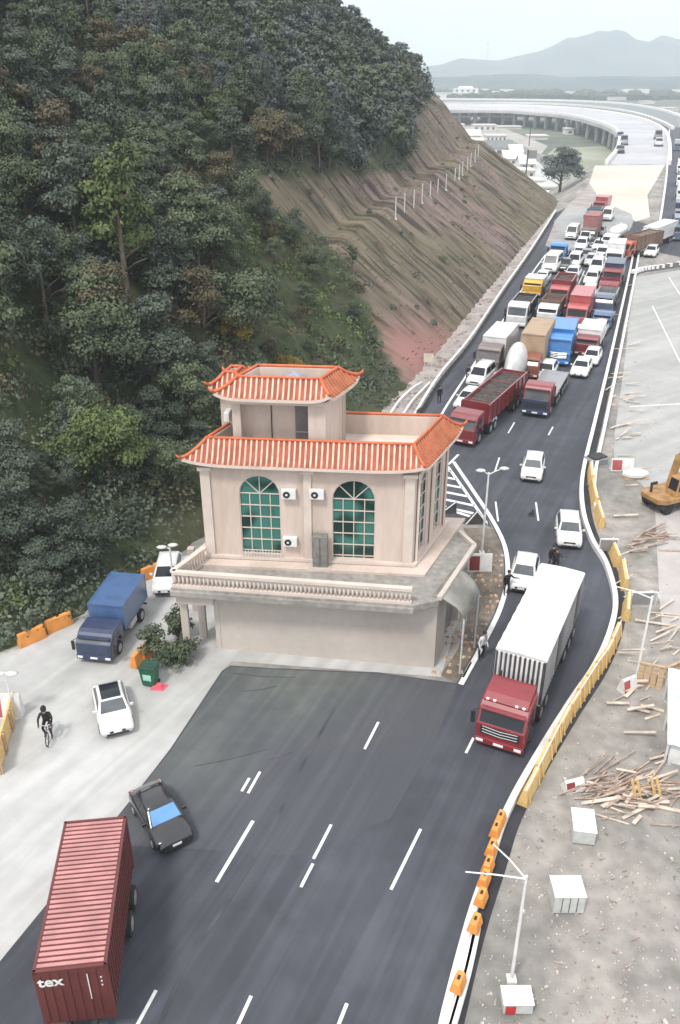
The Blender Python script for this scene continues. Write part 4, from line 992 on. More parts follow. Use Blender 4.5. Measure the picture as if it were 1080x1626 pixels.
T_('white box truck near the right rail beside the orange red truck', 972, 428, M_white, 'box', M_white, cl=5.0, ch=2.2, h=2.6, lod=1, lean=.36)
T_('orange red truck with long brown open trailer angled across the queue top', 985, 412, P_oran, 'dump', P_bwn2, cl=8.5, ch=2.1, semi=True, h=2.7, lod=1, lean=1.0, inner=P_bwn2)
T_('white tanker lorry behind the orange red truck', 965, 398, M_white, 'tank', M_white, cl=6.2, ch=2.0, cw=2.4, h=2.4, lod=1, lean=.6)
T_('brown red box truck below the teal lorry at the back of the queue', 931, 386, P_brown, 'box', mat('box_rose', (.3, .13, .12), .7), cl=6.5, ch=3.0, h=2.4, lod=1, lean=.42)
C_('grey car behind the brown red box truck', 950, 377, P_grey, 'hatch', lod=2, lean=.4)
T_('dark teal lorry near the back of the queue', 938, 357, P_teal, 'dump', P_teal, cl=4.4, ch=1.3, h=2.3, lod=1, lean=.4)
C_('white van beside the dark teal lorry', 962, 352, M_white, 'van', lod=1, lean=.4)
T_('red lorry at the very back of the queue', 949, 340, P_red, 'box', P_pink, cl=4.2, ch=1.9, h=2.4, lod=1, lean=.5)
# second carriageway
T_('long white articulated truck coming off the right hand carriageway', 1022, 397, M_white, 'box', M_white, cl=10.5, ch=2.2, h=2.9, lod=1, lean=.75, gap=-.2)
C_('white car beside the long white truck at the junction', 1030, 410, M_white, 'hatch', lod=1, lean=.5)
for i, (x, y, cm, bm_, lab) in enumerate([(1078, 384, P_slate, P_slate, 'slate grey truck nearest the right picture edge above the junction'), (1079, 356, P_grey, P_navy, 'dark box truck second from the junction at the right picture edge'),
     (1082, 320, M_white, M_white, 'white box truck third from the junction at the right picture edge'), (1081, 297, M_white, P_grey, 'white cab truck in the far right hand line'),
     (1081, 277, M_white, M_white, 'small white truck in the far right hand line below the viaduct mouth'), (1075, 240, P_slate, P_silver, 'grey truck at the far end of the right hand line')]):
    T_(lab, x, y, cm, 'box', bm_, cl=6, ch=2.4, h=2.6, lod=2, lean=.35)
for x, y, pm_, kd, lab in [(984, 222, P_slate, 'suv', 'dark car stopped on the inner edge of the curving viaduct, farthest'), (990, 231, P_grey, 'van', 'grey van stopped on the inner edge of the curving viaduct'), (984, 244, P_black, 'sedan', 'black car stopped on the inner edge of the curving viaduct, nearest'),
      (1045, 222, P_brown, 'van', 'brown van on the outer side of the viaduct roadway'), (1046, 233, P_silver, 'suv', 'silver car on the outer side of the viaduct roadway')]:
    C_(lab, x, y, pm_, kd, lod=2, lean=.3, scale=1.6)

# ---------------------------------------------------------------- viaduct
M_deck = mat('viaduct_deck', (.36, .365, .38), .8, var=.08, scale=.03, col2=(.43, .43, .45)); M_deck2 = mat('viaduct_deck_grey', (.17, .19, .195), .85, var=.06, scale=.03)
M_pier = mat('viaduct_pier', (.42, .43, .45), .85, var=.1, scale=.1)
def deck(outer, inner, label, m, name='viaduct', th=2.0, piers=True, par=1.6):
    v = thing(name, label, 'viaduct'); n = 6
    o = smooth_path([g(*p) for p in outer], n); i_ = smooth_path([g(*p) for p in inner], n); N = len(o)
    mb = MB(); mb.loft([[(b_.x, b_.y, -.02), (a.x, a.y, -.02), (a.x, a.y, -th), (b_.x, b_.y, -th)] for a, b_ in zip(o, i_)])
    mb.build('deck', m, v)
    for s in (o, i_):
        mb = MB(); mb.loft([[(p.x, p.y, -.02), (p.x, p.y, par), (p.x+.6+p.y*.002, p.y, par), (p.x+.6+p.y*.002, p.y, -.02)] for p in s]); mb.build('parapet', M_kerb, v)
    if piers:
        for k in range(2, N, 2):
            for u in (.15, .6):
                p = i_[k].lerp(o[k], u); mb = MB(); mb.tube([(p.x, p.y, VZ), (p.x, p.y, -th+.1)], 1.6, 8); mb.build('pier', M_pier, v)
    return v
deck([(1060, 262), (1059, 225), (1048, 206), (1020, 192), (980, 182), (920, 174), (860, 170), (800, 168), (730, 168), (640, 169)],
     [(960, 262), (977, 240), (981, 219), (972, 206), (945, 195), (900, 184), (850, 179), (800, 175.5), (730, 175), (640, 176)], 'pale curving viaduct leading away from the sandy ramp', M_deck)
deck([(1120, 206), (1078, 186), (1040, 174), (990, 166), (930, 162), (870, 160), (800, 159), (700, 158), (620, 158)],
     [(1066, 206), (1050, 197), (1022, 186), (985, 177), (925, 169.5), (865, 166), (800, 164.5), (720, 165), (620, 166)], 'grey outer viaduct sweeping left behind the pale one', M_deck2)

# village, barns and pale roofs in the valley
M_vw = mat('village_wall', (.60, .58, .55), .85, var=.1, scale=.1); M_vr = mat('village_roof', (.55, .53, .50), .8, var=.1, scale=.1); M_vd = mat('village_dark', (.08, .08, .085), .8); M_vg = mat('village_grey_roof', (.17, .18, .18), .8)
def house_(x, y, wpx, hpx, label, dep=14, roof='flat', wm=M_vw, rm=M_vr, wins=0, storeys=1, yaw=0, cat='building', name='building'):
    p = g(x, y, VZ); Z = p.y*CP+(H-VZ)*SP; s = Z/F; w, h = wpx*s, hpx*s; t = thing(name, label, cat, p, yaw)
    MB().box(0, dep/2, 0, w, dep, h).build('wall', wm, t)
    m = MB()
    if roof == 'flat': m.box(0, dep/2, h, w+1, dep+1, .6)
    elif roof == 'gable': m.loft([[(-w/2-.6, -.6, h), (w/2+.6, -.6, h)], [(-w/2-.6, dep/2, h+dep*.3), (w/2+.6, dep/2, h+dep*.3)], [(-w/2-.6, dep+.6, h), (w/2+.6, dep+.6, h)]], False, False); m.add([(-w/2, 0, h), (-w/2, dep/2, h+dep*.29), (-w/2, dep, h), (w/2, 0, h), (w/2, dep/2, h+dep*.29), (w/2, dep, h)], [(0, 1, 2), (3, 4, 5)])
    m.build('roof', rm, t)
    for k in range(wins):
        for st_ in range(storeys): MB().box(-w/2+w*(k+.5)/wins, -.03, h*(.25+st_)/storeys, w/wins*.4, .12, h*.45/storeys).build('window', M_vd, t)
    return t
VB = [(700, 190, 40, 4, 'pale flat roofed shed beneath the viaduct at the hill edge', 'flat', 0), (735, 255, 34, 8, 'grey roofed house low beside the last white posts', 'gable', 2), (762, 262, 26, 8, 'small cream house squeezed between hill and long shed', 'gable', 2), (800, 236, 26, 6, 'small grey hut beside the village lane', 'flat', 2), (808, 205, 40, 3, 'long pale roof under the viaduct piers', 'flat', 0), (838, 268, 24, 7, 'white cottage below the village lane', 'gable', 2), (872, 318, 30, 6, 'grey walled hut at the tip of the cut slope', 'flat', 2), (750, 222, 26, 6, 'grey shed in the middle of the village', 'gable', 0), (820, 248, 20, 6, 'tiny white house right of the long shed', 'gable', 1), (745, 240, 46, 9, 'long pale shed nearest the hill among the village roofs', 'gable', 0), (712, 205, 50, 6, 'low white roofed shed by the edge of the hill', 'flat', 0), (720, 222, 40, 5, 'pale low building under the viaduct curve left', 'flat', 4),
      (770, 208, 36, 8, 'white walled house with small windows in the village', 'flat', 4), (788, 225, 32, 8, 'white house with a row of five dark windows', 'flat', 5), (792, 247, 44, 11, 'white long house with a dark grey roof', 'gable', 3),
      (815, 262, 30, 9, 'cream house near the hill edge with dark windows', 'gable', 3), (832, 282, 34, 9, 'low cream house above the flag pole', 'flat', 3), (848, 296, 30, 7, 'small white house beside the dark tree', 'flat', 2), (862, 306, 44, 7, 'pale low wall building at the cut slope end', 'flat', 5),
      (790, 192, 50, 4, 'pale warehouse roof below the grey viaduct', 'flat', 0), (855, 222, 30, 5, 'small white roofed hut on the open ground', 'flat', 0), (905, 214, 12, 8, 'white hut under the viaduct piers', 'flat', 1), (730, 191, 34, 3, 'thin white roof at the far left of the village', 'flat', 0)]
for x, y, w, h, lab, rf, wn in VB: house_(x, y, w, h, lab, roof=rf, wins=wn, rm=M_vg if 'grey roof' in lab else M_vr, dep=12)
WH = house_(738, 157, 90, 8, 'wide white terraced hall with a raised round windowed centre', dep=30, wm=M_white, rm=M_white, wins=0, cat='hall')
p = g(738, 157, VZ); s = (p.y*CP+(H-VZ)*SP)/F
m = MB(); m.box(2*s, 12, 8*s, 38*s, 20, 7*s); m.box(2*s, 12, 15*s, 24*s, 16, 3*s, top=.8); m.box(50*s, 10, 7*s, 10*s, 12, 4*s); m.build('upper_storey', M_white, WH)
[MB().box((-13+k*9)*s, 1.9, 10*s, 3.4*s, .3, 3*s).build('window', M_vd, WH) for k in range(4)]
for x, y, w, lab in [(690, 128, 16, 'white roofed shed farthest left in the distant fields'), (718, 126, 14, 'small white shed second from left in the distant fields'), (768, 124, 46, 'broad white greenhouse in the distant fields'), (880, 123, 56, 'long white greenhouse left of centre in the far plain'),
                     (842, 128, 26, 'slanting white roof in the far plain'), (943, 129, 10, 'tiny white roof alone in the far plain'), (992, 137, 14, 'bright white shed in the right far plain'), (1019, 141, 16, 'white shed right of the bright shed in the far plain'), (1047, 141, 14, 'small white shed near the right edge of the far plain'), (1020, 127, 30, 'thin white greenhouse at the right of the far plain'),
                     (850, 144, 24, 'pale roof in front of the earth mound'), (980, 159, 34, 'white roofed depot behind the grey viaduct'), (1030, 165, 20, 'white depot with dark front near the right edge'), (1066, 176, 22, 'white building cut by the right picture edge')]:
    house_(x, y, w, 2.2 if y < 150 else 3.5, lab, dep=40 if y < 150 else 20, cat='shed', name='shed')
m = MB(); pts = [g(*p_, VZ) for p_ in [(845, 156), (885, 149), (920, 146), (970, 149), (1016, 152)]]
m.loft([[(p_.x, p_.y-20, VZ+.1), (p_.x, p_.y, VZ+.1+h_), (p_.x, p_.y+60, VZ+.1+h_), (p_.x, p_.y+90, VZ+.1)] for p_, h_ in zip(pts, (.3, 5, 7, 3, .3))], False, False)
tag(m.build('earth_mound', mat('mound_pale', (.33, .29, .27), .9, var=.2, scale=.02, col2=(.55, .53, .5)), smooth=True), kind='structure')
tb = MB(); twn = MB()
for _ in range(260):
    px, py = rng.uniform(665, 1120), 119+rng.random()**1.5*34; p = g(px, py, VZ); w = rng.uniform(12, 50); tb.box(p.x, p.y, VZ, w, rng.uniform(10, 24), rng.uniform(4, 12), rz=rng.uniform(-.3, .3))
tag(tb.build('distant_town', M_vw), 'pale low buildings of the far town below the mountains', 'town', kind='stuff')
Cq, Nq = [], []
for _ in range(520):
    px, py = rng.uniform(660, 1130), 118+rng.random()**1.3*42; p = g(px, py, VZ); w = rng.uniform(10, 45)
    for k in range(3):
        a_ = (p.x+rng.uniform(-w, w), p.y+rng.uniform(-8, 8)); hh = rng.uniform(5, 11); twn.ball((a_[0], a_[1], VZ+hh*.4), hh, 6, (1.6, 1.3, .75))
tag(twn.build('distant_trees', mat('far_trees', (.035, .05, .035), .9, scale=.02)), 'dark tree belts between the fields of the far plain', 'trees', kind='stuff')
# open ground in the bend and village lane
M_field = mat('field_green', (.22, .24, .17), .95, var=.1, scale=.03, col2=(.30, .31, .24)); a = MB()
a.sheet(xy([g(*p_, VZ) for p_ in [(850, 262), (880, 236), (960, 232), (985, 250), (950, 275), (905, 300)]]), VZ+.1); tag(a.build('field', M_field), kind='structure')
a = MB(); a.sheet(xy([g(*p_, VZ) for p_ in [(800, 262), (815, 228), (872, 250), (898, 305), (905, 330), (850, 330)]]), VZ+.14); tag(a.build('yard', mat('yard_grey', (.42, .44, .42), .9, var=.06, scale=.05)), kind='structure')
a = MB(); a.sheet(xy([g(*p_, VZ) for p_ in [(690, 262), (690, 180), (760, 190), (830, 215), (870, 232), (845, 262), (800, 300)]]), VZ+.06); tag(a.build('village_ground', mat('village_ground', (.36, .34, .32), .9, var=.15, scale=.05, col2=(.26, .25, .22))), kind='structure')
tag(ribbon(smooth_path([g(800, 222, VZ), g(835, 240, VZ), g(868, 258, VZ), g(893, 285, VZ)], 5), -4, 4, VZ+.2, VZ+.4).build('lane', mat('lane_grey', (.17, .18, .17), .9)), kind='structure')

# ---------------------------------------------------------------- trees and undergrowth
def leaf_mat(name, c, c2, orand=.25, sc=.55):
    m = mat(name, c, .75, var=.3, scale=sc, col2=c2, spec=.25, objrand=orand); b = m.node_tree.nodes['Principled BSDF']
    return m
ML = {'dark': leaf_mat('leaf_dark', (.046, .062, .048), (.10, .122, .088)), 'mid': leaf_mat('leaf_mid', (.056, .076, .046), (.12, .145, .082)), 'blue': leaf_mat('leaf_haze_blue', (.052, .066, .061), (.098, .116, .108)),  # bluish haze of the upper wood is put into the blue leaf colour
      'bright': leaf_mat('leaf_bright', (.058, .088, .032), (.13, .17, .06), .1), 'olive': leaf_mat('leaf_olive', (.06, .056, .034), (.13, .11, .062)), 'yellow': leaf_mat('leaf_yellow', (.13, .10, .025), (.30, .23, .05), .1)}
M_bark = mat('bark', (.11, .085, .065), .9, var=.3, scale=3, stretch=(1, 1, .3))
def quads(C, N, S, asp=.62):
    """leaf quads: centres, normals, sizes"""
    n = len(C); r = rng.normal(size=(n, 3)); N = N/np.linalg.norm(N, axis=1, keepdims=True)
    U = np.cross(N, r); U /= np.linalg.norm(U, axis=1, keepdims=True)+1e-9; V = np.cross(N, U)
    S = S[:, None]; a = U*S/2; b = V*S*asp/2
    P = np.stack([C-a, C-b*1.0+N*S*.06, C+a, C+b*1.0+N*S*.06], 1).reshape(-1, 3)
    return P
def mesh_quads(name, P, m):
    n = len(P)//4; me = bpy.data.meshes.new(name); me.vertices.add(len(P)); me.vertices.foreach_set('co', P.astype(np.float32).ravel())
    me.loops.add(n*4); me.loops.foreach_set('vertex_index', np.arange(n*4, dtype=np.int32)); me.polygons.add(n)
    me.polygons.foreach_set('loop_start', np.arange(0, n*4, 4, dtype=np.int32)); me.polygons.foreach_set('loop_total', np.full(n, 4, dtype=np.int32))
    me.update(); me.validate(); me.materials.append(m); return me
def crown_pts(kind, n, R_, Hc, base):
    """points and outward normals over the lobes of a crown"""
    C, N = [], []
    lobes = []
    if kind == 'cone':
        L_ = 13
        for i in range(L_):
            u = i/(L_-1); r = R_*(1-u)**.8*.95+.25; a = i*2.4
            for k in range(max(1, int(5*(1-u))+1)):
                aa = a+k*2*math.pi/max(1, int(5*(1-u))+1); lobes.append((math.cos(aa)*r*.6, math.sin(aa)*r*.6, base+Hc*u, r*.62, r*.36+.15))
    else:
        for i in range({'round': 15, 'broad': 19, 'airy': 13}[kind]):
            a = rng.uniform(0, 6.28); u = rng.uniform(0, 1)**.8; rr = R_*math.sqrt(max(.05, 1-(2*u-.75)**2*.62))*rng.uniform(.35, .8)
            s = R_*rng.uniform(.26, .46)*(.8 if kind == 'airy' else 1); lobes.append((math.cos(a)*rr, math.sin(a)*rr, base+Hc*(.12+.8*u), s, s*.72))
        lobes.append((0, 0, base+Hc*.5, R_*.5, Hc*.38))
    w = np.array([l[3]**2 for l in lobes]); cnt = (w/w.sum()*n).astype(int)+3
    for l, c in zip(lobes, cnt):
        d = rng.normal(size=(c, 3)); d /= np.linalg.norm(d, axis=1, keepdims=True); d[:, 2] = np.abs(d[:, 2])*np.where(rng.random(c) < .82, 1, -1)
        k = (rng.random(c)**.35)[:, None]
        C.append(np.array(l[:3])+d*np.array([l[3], l[3], l[4]])*k*rng.uniform(.86, 1.14, (c, 1))); N.append(d+rng.normal(size=(c, 3))*.45+np.array([0, 0, .35]))
    return np.concatenate(C), np.concatenate(N)
def trunk_mesh(kind, R_, Ht, base):
    m = MB(); lean = rng.uniform(-.3, .3, 2); top_ = Ht*(.92 if kind == 'cone' else .72)
    m.tube([(0, 0, -.8), (0, 0, .1), (lean[0]*.3, lean[1]*.3, top_*.4), (lean[0], lean[1], top_*.75), (lean[0]*1.2, lean[1], top_)], [.24, .19, .15, .09, .03], 7)
    for k in range(6):
        a = k*1.1+rng.uniform(0, 1); z = base*.8+(top_-base*.8)*k/7; r = R_*rng.uniform(.45, .8)
        m.tube([(lean[0]*.5, lean[1]*.5, z), (math.cos(a)*r*.5, math.sin(a)*r*.5, z+r*.35), (math.cos(a)*r, math.sin(a)*r, z+r*.55)], [.08, .05, .015], 5)
    return m
SPEC = [('round', 3.0, 5.2, 1.2, 7220, 'dark'), ('broad', 3.7, 4.6, 1.6, 8740, 'mid'), ('round', 2.6, 5.0, 1.0, 6460, 'blue'), ('airy', 2.6, 5.6, 2.0, 3990, 'dark'), ('broad', 3.3, 4.2, 1.2, 7980, 'olive'), ('cone', 2.2, 7.4, 1.0, 6080, 'blue'), ('round', 2.9, 5.8, 1.4, 7220, 'mid'), ('airy', 2.3, 6.4, 2.4, 3600, 'mid'), ('airy', 3.0, 4.6, 2.6, 4200, 'olive'), ('broad', 2.7, 3.6, .6, 6000, 'bright')]
VAR = []
for kd, R_, Hc, base, n, mk_ in SPEC:
    C, N = crown_pts(kd, n, R_, Hc, base); S = rng.uniform(.13, .36, len(C))
    VAR.append((mesh_quads('crown', quads(C, N, S), ML[mk_]), trunk_mesh(kd, R_, Hc+base, base), mk_, kd, C, N))
TM = []
for v_ in VAR:
    o = v_[1].build('trunk', M_bark, smooth=True); TM.append(o.data); bpy.data.objects.remove(o)
def proj(p):
    up = p[1]*SP+(p[2]-H)*CP; dep = p[1]*CP-(p[2]-H)*SP
    return (W0/2+F*p[0]/dep, H0/2-F*up/dep, dep) if dep > 1 else (-1e4, -1e4, dep)
spots = []
stp = 3.25
for j in range(int((262-20)/stp)):
    for i in range(int((gx1-gx0)/stp)):
        x = gx0+(i+rng.uniform(-.1, 1.1))*stp; y = 20+(j+rng.uniform(-.1, 1.1))*stp
        h, d, wc = hill(x, y)
        if d < 1.5 or h < .3: continue
        px, py, dep = proj((x, y, h+4)); bx, by, _ = proj((x, y, h))
        if not (-90 < px < 720 and -140 < py < 1080): continue
        if bare(bx, by+4) or bare(bx-6, by): continue
        if d < 4 and rng.random() < .5: continue
        scrub = by > 300 and bx > 395+max(0, 420-by)*.1
        if scrub and rng.random() < (.25 if by < 440 or bx < 500 else .5): continue
        hid = False
        spots.append((dep, x, y, h, d, wc, px, py))
spots.sort()
# hidden behind the shoulder of the hill?
def visible(x, y, z):
    for k in range(1, 26):
        u = k/26; zz = H+(z-H)*u; hh, dd, _ = hill(x*u, y*u, False)
        if dd > 0 and hh > zz+.5: return False
    return True
spots = [s for s in spots if visible(s[1], s[2], s[3]+7)]
print('tree spots', len(spots))
def place_word(s):
    px, py = s[6], s[7]
    v_ = ('low beside the pale road' if py > 800 else 'level with the house walls' if py > 690 else 'level with the tiled roofs' if py > 560 else 'just below the bright tree' if py > 470 else
          'level with the bright tree' if py > 330 else 'above the bright tree' if py > 200 else 'high in the greyish wood' if py > 80 else 'among the topmost trees')
    h_ = ('at left picture edge' if px < 60 else 'left of it' if 330 < py <= 470 and px < 150 else 'in the left part' if px < 150 else 'left of centre' if px < 250 else 'near wood centre' if px < 345 else 'above the roof tower' if px < 470 else 'nearest the bare slope' if px < 590 else 'at right end')
    return v_+', '+h_
zone = lambda s: ('low on the slope above the pale road' if s[4] < 16 and s[2] < 75 else 'along the ridge against the sky' if s[7] < 110 and s[6] > 480 else 'above the bare cut slope' if s[5] > .5 else 'on the middle of the wooded hillside' if s[4] < 45 else 'high on the wooded hillside')
KN = {'dark': 'dark green tree', 'mid': 'mid green tree', 'blue': 'grey green tree', 'olive': 'olive tree', 'bright': 'yellow green tree'}
def plant_tree(x, y, z, vi, sc, rz, label, group, leafm=None):
    t = thing('conifer_tree' if VAR[vi][3] == 'cone' else 'tree', label, 'tree', (x, y, z), rz, group); t.scale = (sc, sc, sc*rng.uniform(.88, 1.12))
    for nm, me in (('crown', VAR[vi][0]), ('trunk', TM[vi])):
        o = bpy.data.objects.new(nm, me); COL.objects.link(o); o.parent = t
        if leafm and nm == 'crown': o.material_slots[0].link = 'OBJECT'; o.material_slots[0].material = leafm
    return t
far = []
special = {}
def nearest(px, py):
    return min(range(min(285, len(spots))), key=lambda i: (spots[i][6]-px)**2+(spots[i][7]-py)**2)
special[nearest(212, 420)] = (7, 1.5, 'bright', 'bright yellow green tree standing out in the middle of the dark wood')
special[nearest(172, 370)] = (0, 1.25, 'bright', 'bright green tree top just left of the yellow green tree')
special[nearest(372, 490)] = (4, .62, 'yellow', 'small yellow leaved tree on the brown part of the slope')
special[nearest(460, 545)] = (4, .5, 'yellow', 'low yellowish tree above the house roof')
special[nearest(180, 690)] = (1, .95, 'bright', 'pale green bushy tree left of the house')
for i, s in enumerate(spots):
    dep, x, y, h, d, wc, px, py = s
    nb = noise.noise(Vector((x*.03, y*.03, 4)))
    if i in special:
        vi, sc, lm, lab = special[i]; plant_tree(x, y, h, vi, sc, rng.uniform(0, 6), lab, None, ML[lm]); continue
    if y > 110 or d > 42: pool = [2, 5, 0, 2, 0, 3, 7, 6]  # upper and far wood gets the haze-tinted blue leaves
    elif nb > .12: pool = [1, 4, 6, 8, 7, 9 if rng.random() < .4 else 1]
    else: pool = [0, 1, 6, 0, 0, 3, 7, 6, 8]
    if s[6] > 480 and s[7] < 120: pool = [3, 3, 0, 2]
    vi = pool[int(rng.integers(len(pool)))]
    sc = rng.uniform(.62, 1.1)*(1. if d > 10 else .6)*(.6 if px > 395 and py > 290 else 1.3 if py > 430 else 1.12)*(1 if dep < 150 else .95)
    if i < 288: plant_tree(x, y, h-.2, vi, sc, rng.uniform(0, 6.28), (('tall ' if sc > .95 else 'small ' if sc < .75 else '')+{'round': 'rounded ', 'broad': 'spreading ', 'airy': 'thin ', 'cone': 'pointed '}[VAR[vi][3]]+KN[VAR[vi][2]]+' '+place_word(s)), 'trees of the hillside wood')
    else:
        n = 900 if dep < 170 else 600; C, N = VAR[vi][4], VAR[vi][5]; pick = rng.choice(len(C), n, replace=False); a = rng.uniform(0, 6.28); c_, s__ = math.cos(a), math.sin(a); Rm = np.array([[c_, -s__, 0], [s__, c_, 0], [0, 0, 1]])
        far.append((quads(C[pick]@Rm.T*sc+np.array([x, y, h-.2]), N[pick]@Rm.T, rng.uniform(.45, .85, n)), VAR[vi][2]))
if far:
    allq = []; mi = []; keys = ['dark', 'mid', 'blue', 'olive', 'bright']
    for P_, k_ in far: allq.append(P_); mi += [keys.index(k_)]*(len(P_)//4)
    me = mesh_quads('distant_wood', np.concatenate(allq), ML['dark']); [me.materials.append(ML[k_]) for k_ in keys[1:]]; me.polygons.foreach_set('material_index', mi)
    o = bpy.data.objects.new('distant_wood', me); COL.objects.link(o); tag(o, 'far trees of the wood closing over the upper hillside', 'wood', kind='stuff')
# undergrowth in the wood and dry grass on the cut
C, N, S, G = [], [], [], []
for _ in range(15000):
    x, y = rng.uniform(-75, 50), rng.uniform(24, 235); h, d, wc = hill(x, y)
    if d < .4 or h < 0 or d > 60: continue
    pj_ = proj((x, y, h))
    if not (-60 < pj_[0] < 760): continue
    if bare(pj_[0], pj_[1]) and rng.random() < .95: continue
    if wc > .35:
        q = max(0, min(1.15, (y-98)/112))
        pass
    n = int(rng.integers(30, 60)); r = rng.uniform(.5, 1.5)*(1.5 if pj_[0] < 400 else 1)*(.45 if bare(pj_[0], pj_[1]) else 1); n = int(n*(1.7 if pj_[0] < 400 else 1)); dd = rng.normal(size=(n, 3)); dd /= np.linalg.norm(dd, axis=1, keepdims=True); dd[:, 2] = abs(dd[:, 2])
    C.append(np.array([x, y, h])+dd*r*np.array([1, 1, .8])*rng.uniform(.7, 1.1, (n, 1))); N.append(dd+rng.normal(size=(n, 3))*.4); S.append(rng.uniform(.2, .42, n)); nb_ = noise.noise(Vector((x*.07, y*.07, 6)))+rng.normal()*.12; G += [3 if nb_ > .24 else 2 if nb_ > .08 else 1 if nb_ > -.1 else 0]*n
me = mesh_quads('undergrowth', quads(np.concatenate(C), np.concatenate(N), np.concatenate(S)), ML['dark']); me.materials.append(ML['mid']); me.materials.append(ML['olive']); me.materials.append(ML['bright']); me.polygons.foreach_set('material_index', G)
o = bpy.data.objects.new('undergrowth', me); COL.objects.link(o); tag(o, 'scrub and undergrowth filling the gaps of the hillside wood', 'undergrowth', kind='stuff')
P_ = []
for _ in range(9000):
    x, y = rng.uniform(-14, 57), rng.uniform(84, 234); h, d, wc = hill(x, y)
    if wc < .4 or d < .2 or d > 34 or h < 0: continue
    if noise.noise(Vector((x*.14, y*.14, 2))) < -.12: continue
    if rng.random() > .75: continue
    l = rng.uniform(.25, .7); dn_ = Vector((.8, -.3, -.55))*l; w = .07
    P_ += [(x-w, y, h-.05), (x+w, y, h-.05), (x+w+dn_.x*.6, y+dn_.y*.6, h+l*.38), (x-w*.2+dn_.x*.5, y+dn_.y*.5, h+l*.42)]
me = mesh_quads('dry_grass', np.array(P_), mat('dry_grass', (.13, .115, .06), .9, var=.3, scale=.3, col2=(.24, .19, .12)))
o = bpy.data.objects.new('dry_grass', me); COL.objects.link(o); tag(o, 'dry grass and runners on the bare cut slopes', 'grass', kind='stuff')
# lone dark tree at the end of the cut, and shrubs by the house
p = g(888, 310, VZ*.5); t = plant_tree(p.x, p.y, VZ*.55, 6, 2.1, 1., 'big dark rounded tree standing alone at the far end of the cut slope', None, ML['blue']); t.name = 'lone_tree'; t.scale = (2.7, 2.7, 2.1)
def shrub(x, y, r, hgt, lm, label, n=900, group=None):
    C, N = crown_pts('round', n, r, hgt, .05); me = mesh_quads('foliage', quads(C, N, rng.uniform(.13, .28, len(C))), ML[lm])
    t = thing('shrub', label, 'shrub', (x, y, 0), rng.uniform(0, 6), group); o = bpy.data.objects.new('foliage', me); COL.objects.link(o); o.parent = t
    m = MB(); [m.tube([(0, 0, 0), (math.cos(k)*r*.4, math.sin(k)*r*.4, hgt*.5)], .03, 5) for k in (0, 1.6, 3.1, 4.7)]; m.build('stem', M_bark, t)
for px, py, r, hh, lab in [(247, 1040, 1.0, 1.9, 'tall green shrub beside the orange blocks at the kerb tip'), (265, 1057, 1.1, 1.2, 'low green shrub directly behind the green bin'), (292, 1048, 1.2, 1.2, 'rounded green shrub closest to the house wall'), (283, 1012, 1.0, 2.0, 'dark tall shrub against the terrace column')]:
    p = g(px, py); shrub(p.x, p.y, r, hh, 'mid', lab)
shrub(*g(30, 985)[:2], 1.6, 2.4, 'bright', 'green shrub behind the orange blocks at the left picture edge'); shrub(*g(75, 962)[:2], 1.5, 2.2, 'mid', 'green shrub between the orange blocks and the blue truck')

# white posts along the terrace of the cut
pts = [(628, 347), (642, 340), (657, 333), (670, 322), (683, 314), (695, 309), (708, 301), (722, 290), (729, 283), (734, 278), (742, 270), (747, 264), (754, 257), (759, 249)]
for i, (px, py) in enumerate(pts):
    # march along the sight line until it meets the slope
    best = None
    for k in range(60, 900):
        Z = k*.4; P = gz(px, py, Z); hh, dd, _ = hill(P.x, P.y, False)
        if dd > 0 and hh >= P.z: best = P; break
    if best is None: best = gz(px, py, 190)
    t = thing('post', 'thin white post on the slope terrace, '+('nearest and tallest of the row' if i == 0 else 'farthest of the row' if i == len(pts)-1 else 'inside the row climbing away along the bare cut'), 'post', best, 0, 'white posts along the slope terrace')
    if 0 < i < len(pts)-1: pass
    MB().tube([(0, 0, -.4), (0, 0, 2.9 if i < 4 else 2.6)], .09, 6).build('shaft', M_steel, t); MB().box(0, 0, -.3, .4, .4, .35).build('footing', M_kerb, t)
p = None
for k in range(60, 500):
    Z = k*.25; P = gz(680, 582, Z); hh, dd, _ = hill(P.x, P.y, False)
    if (dd > 0 and hh >= P.z) or P.z <= 0.05: p = P; break
t = thing('notice_board', 'small pale square board standing at the foot of the reddish slope', 'board', (p.x, p.y, p.z), -.1)
MB().box(0, 0, .5, 1.1, .07, 1.0).build('panel', M_cream_ if 'M_cream_' in globals() else P_cream, t); m = MB(); [m.box(x, .06, -.2, .06, .06, 1.5) for x in (-.4, .4)]; m.builds('leg', M_steel, t)

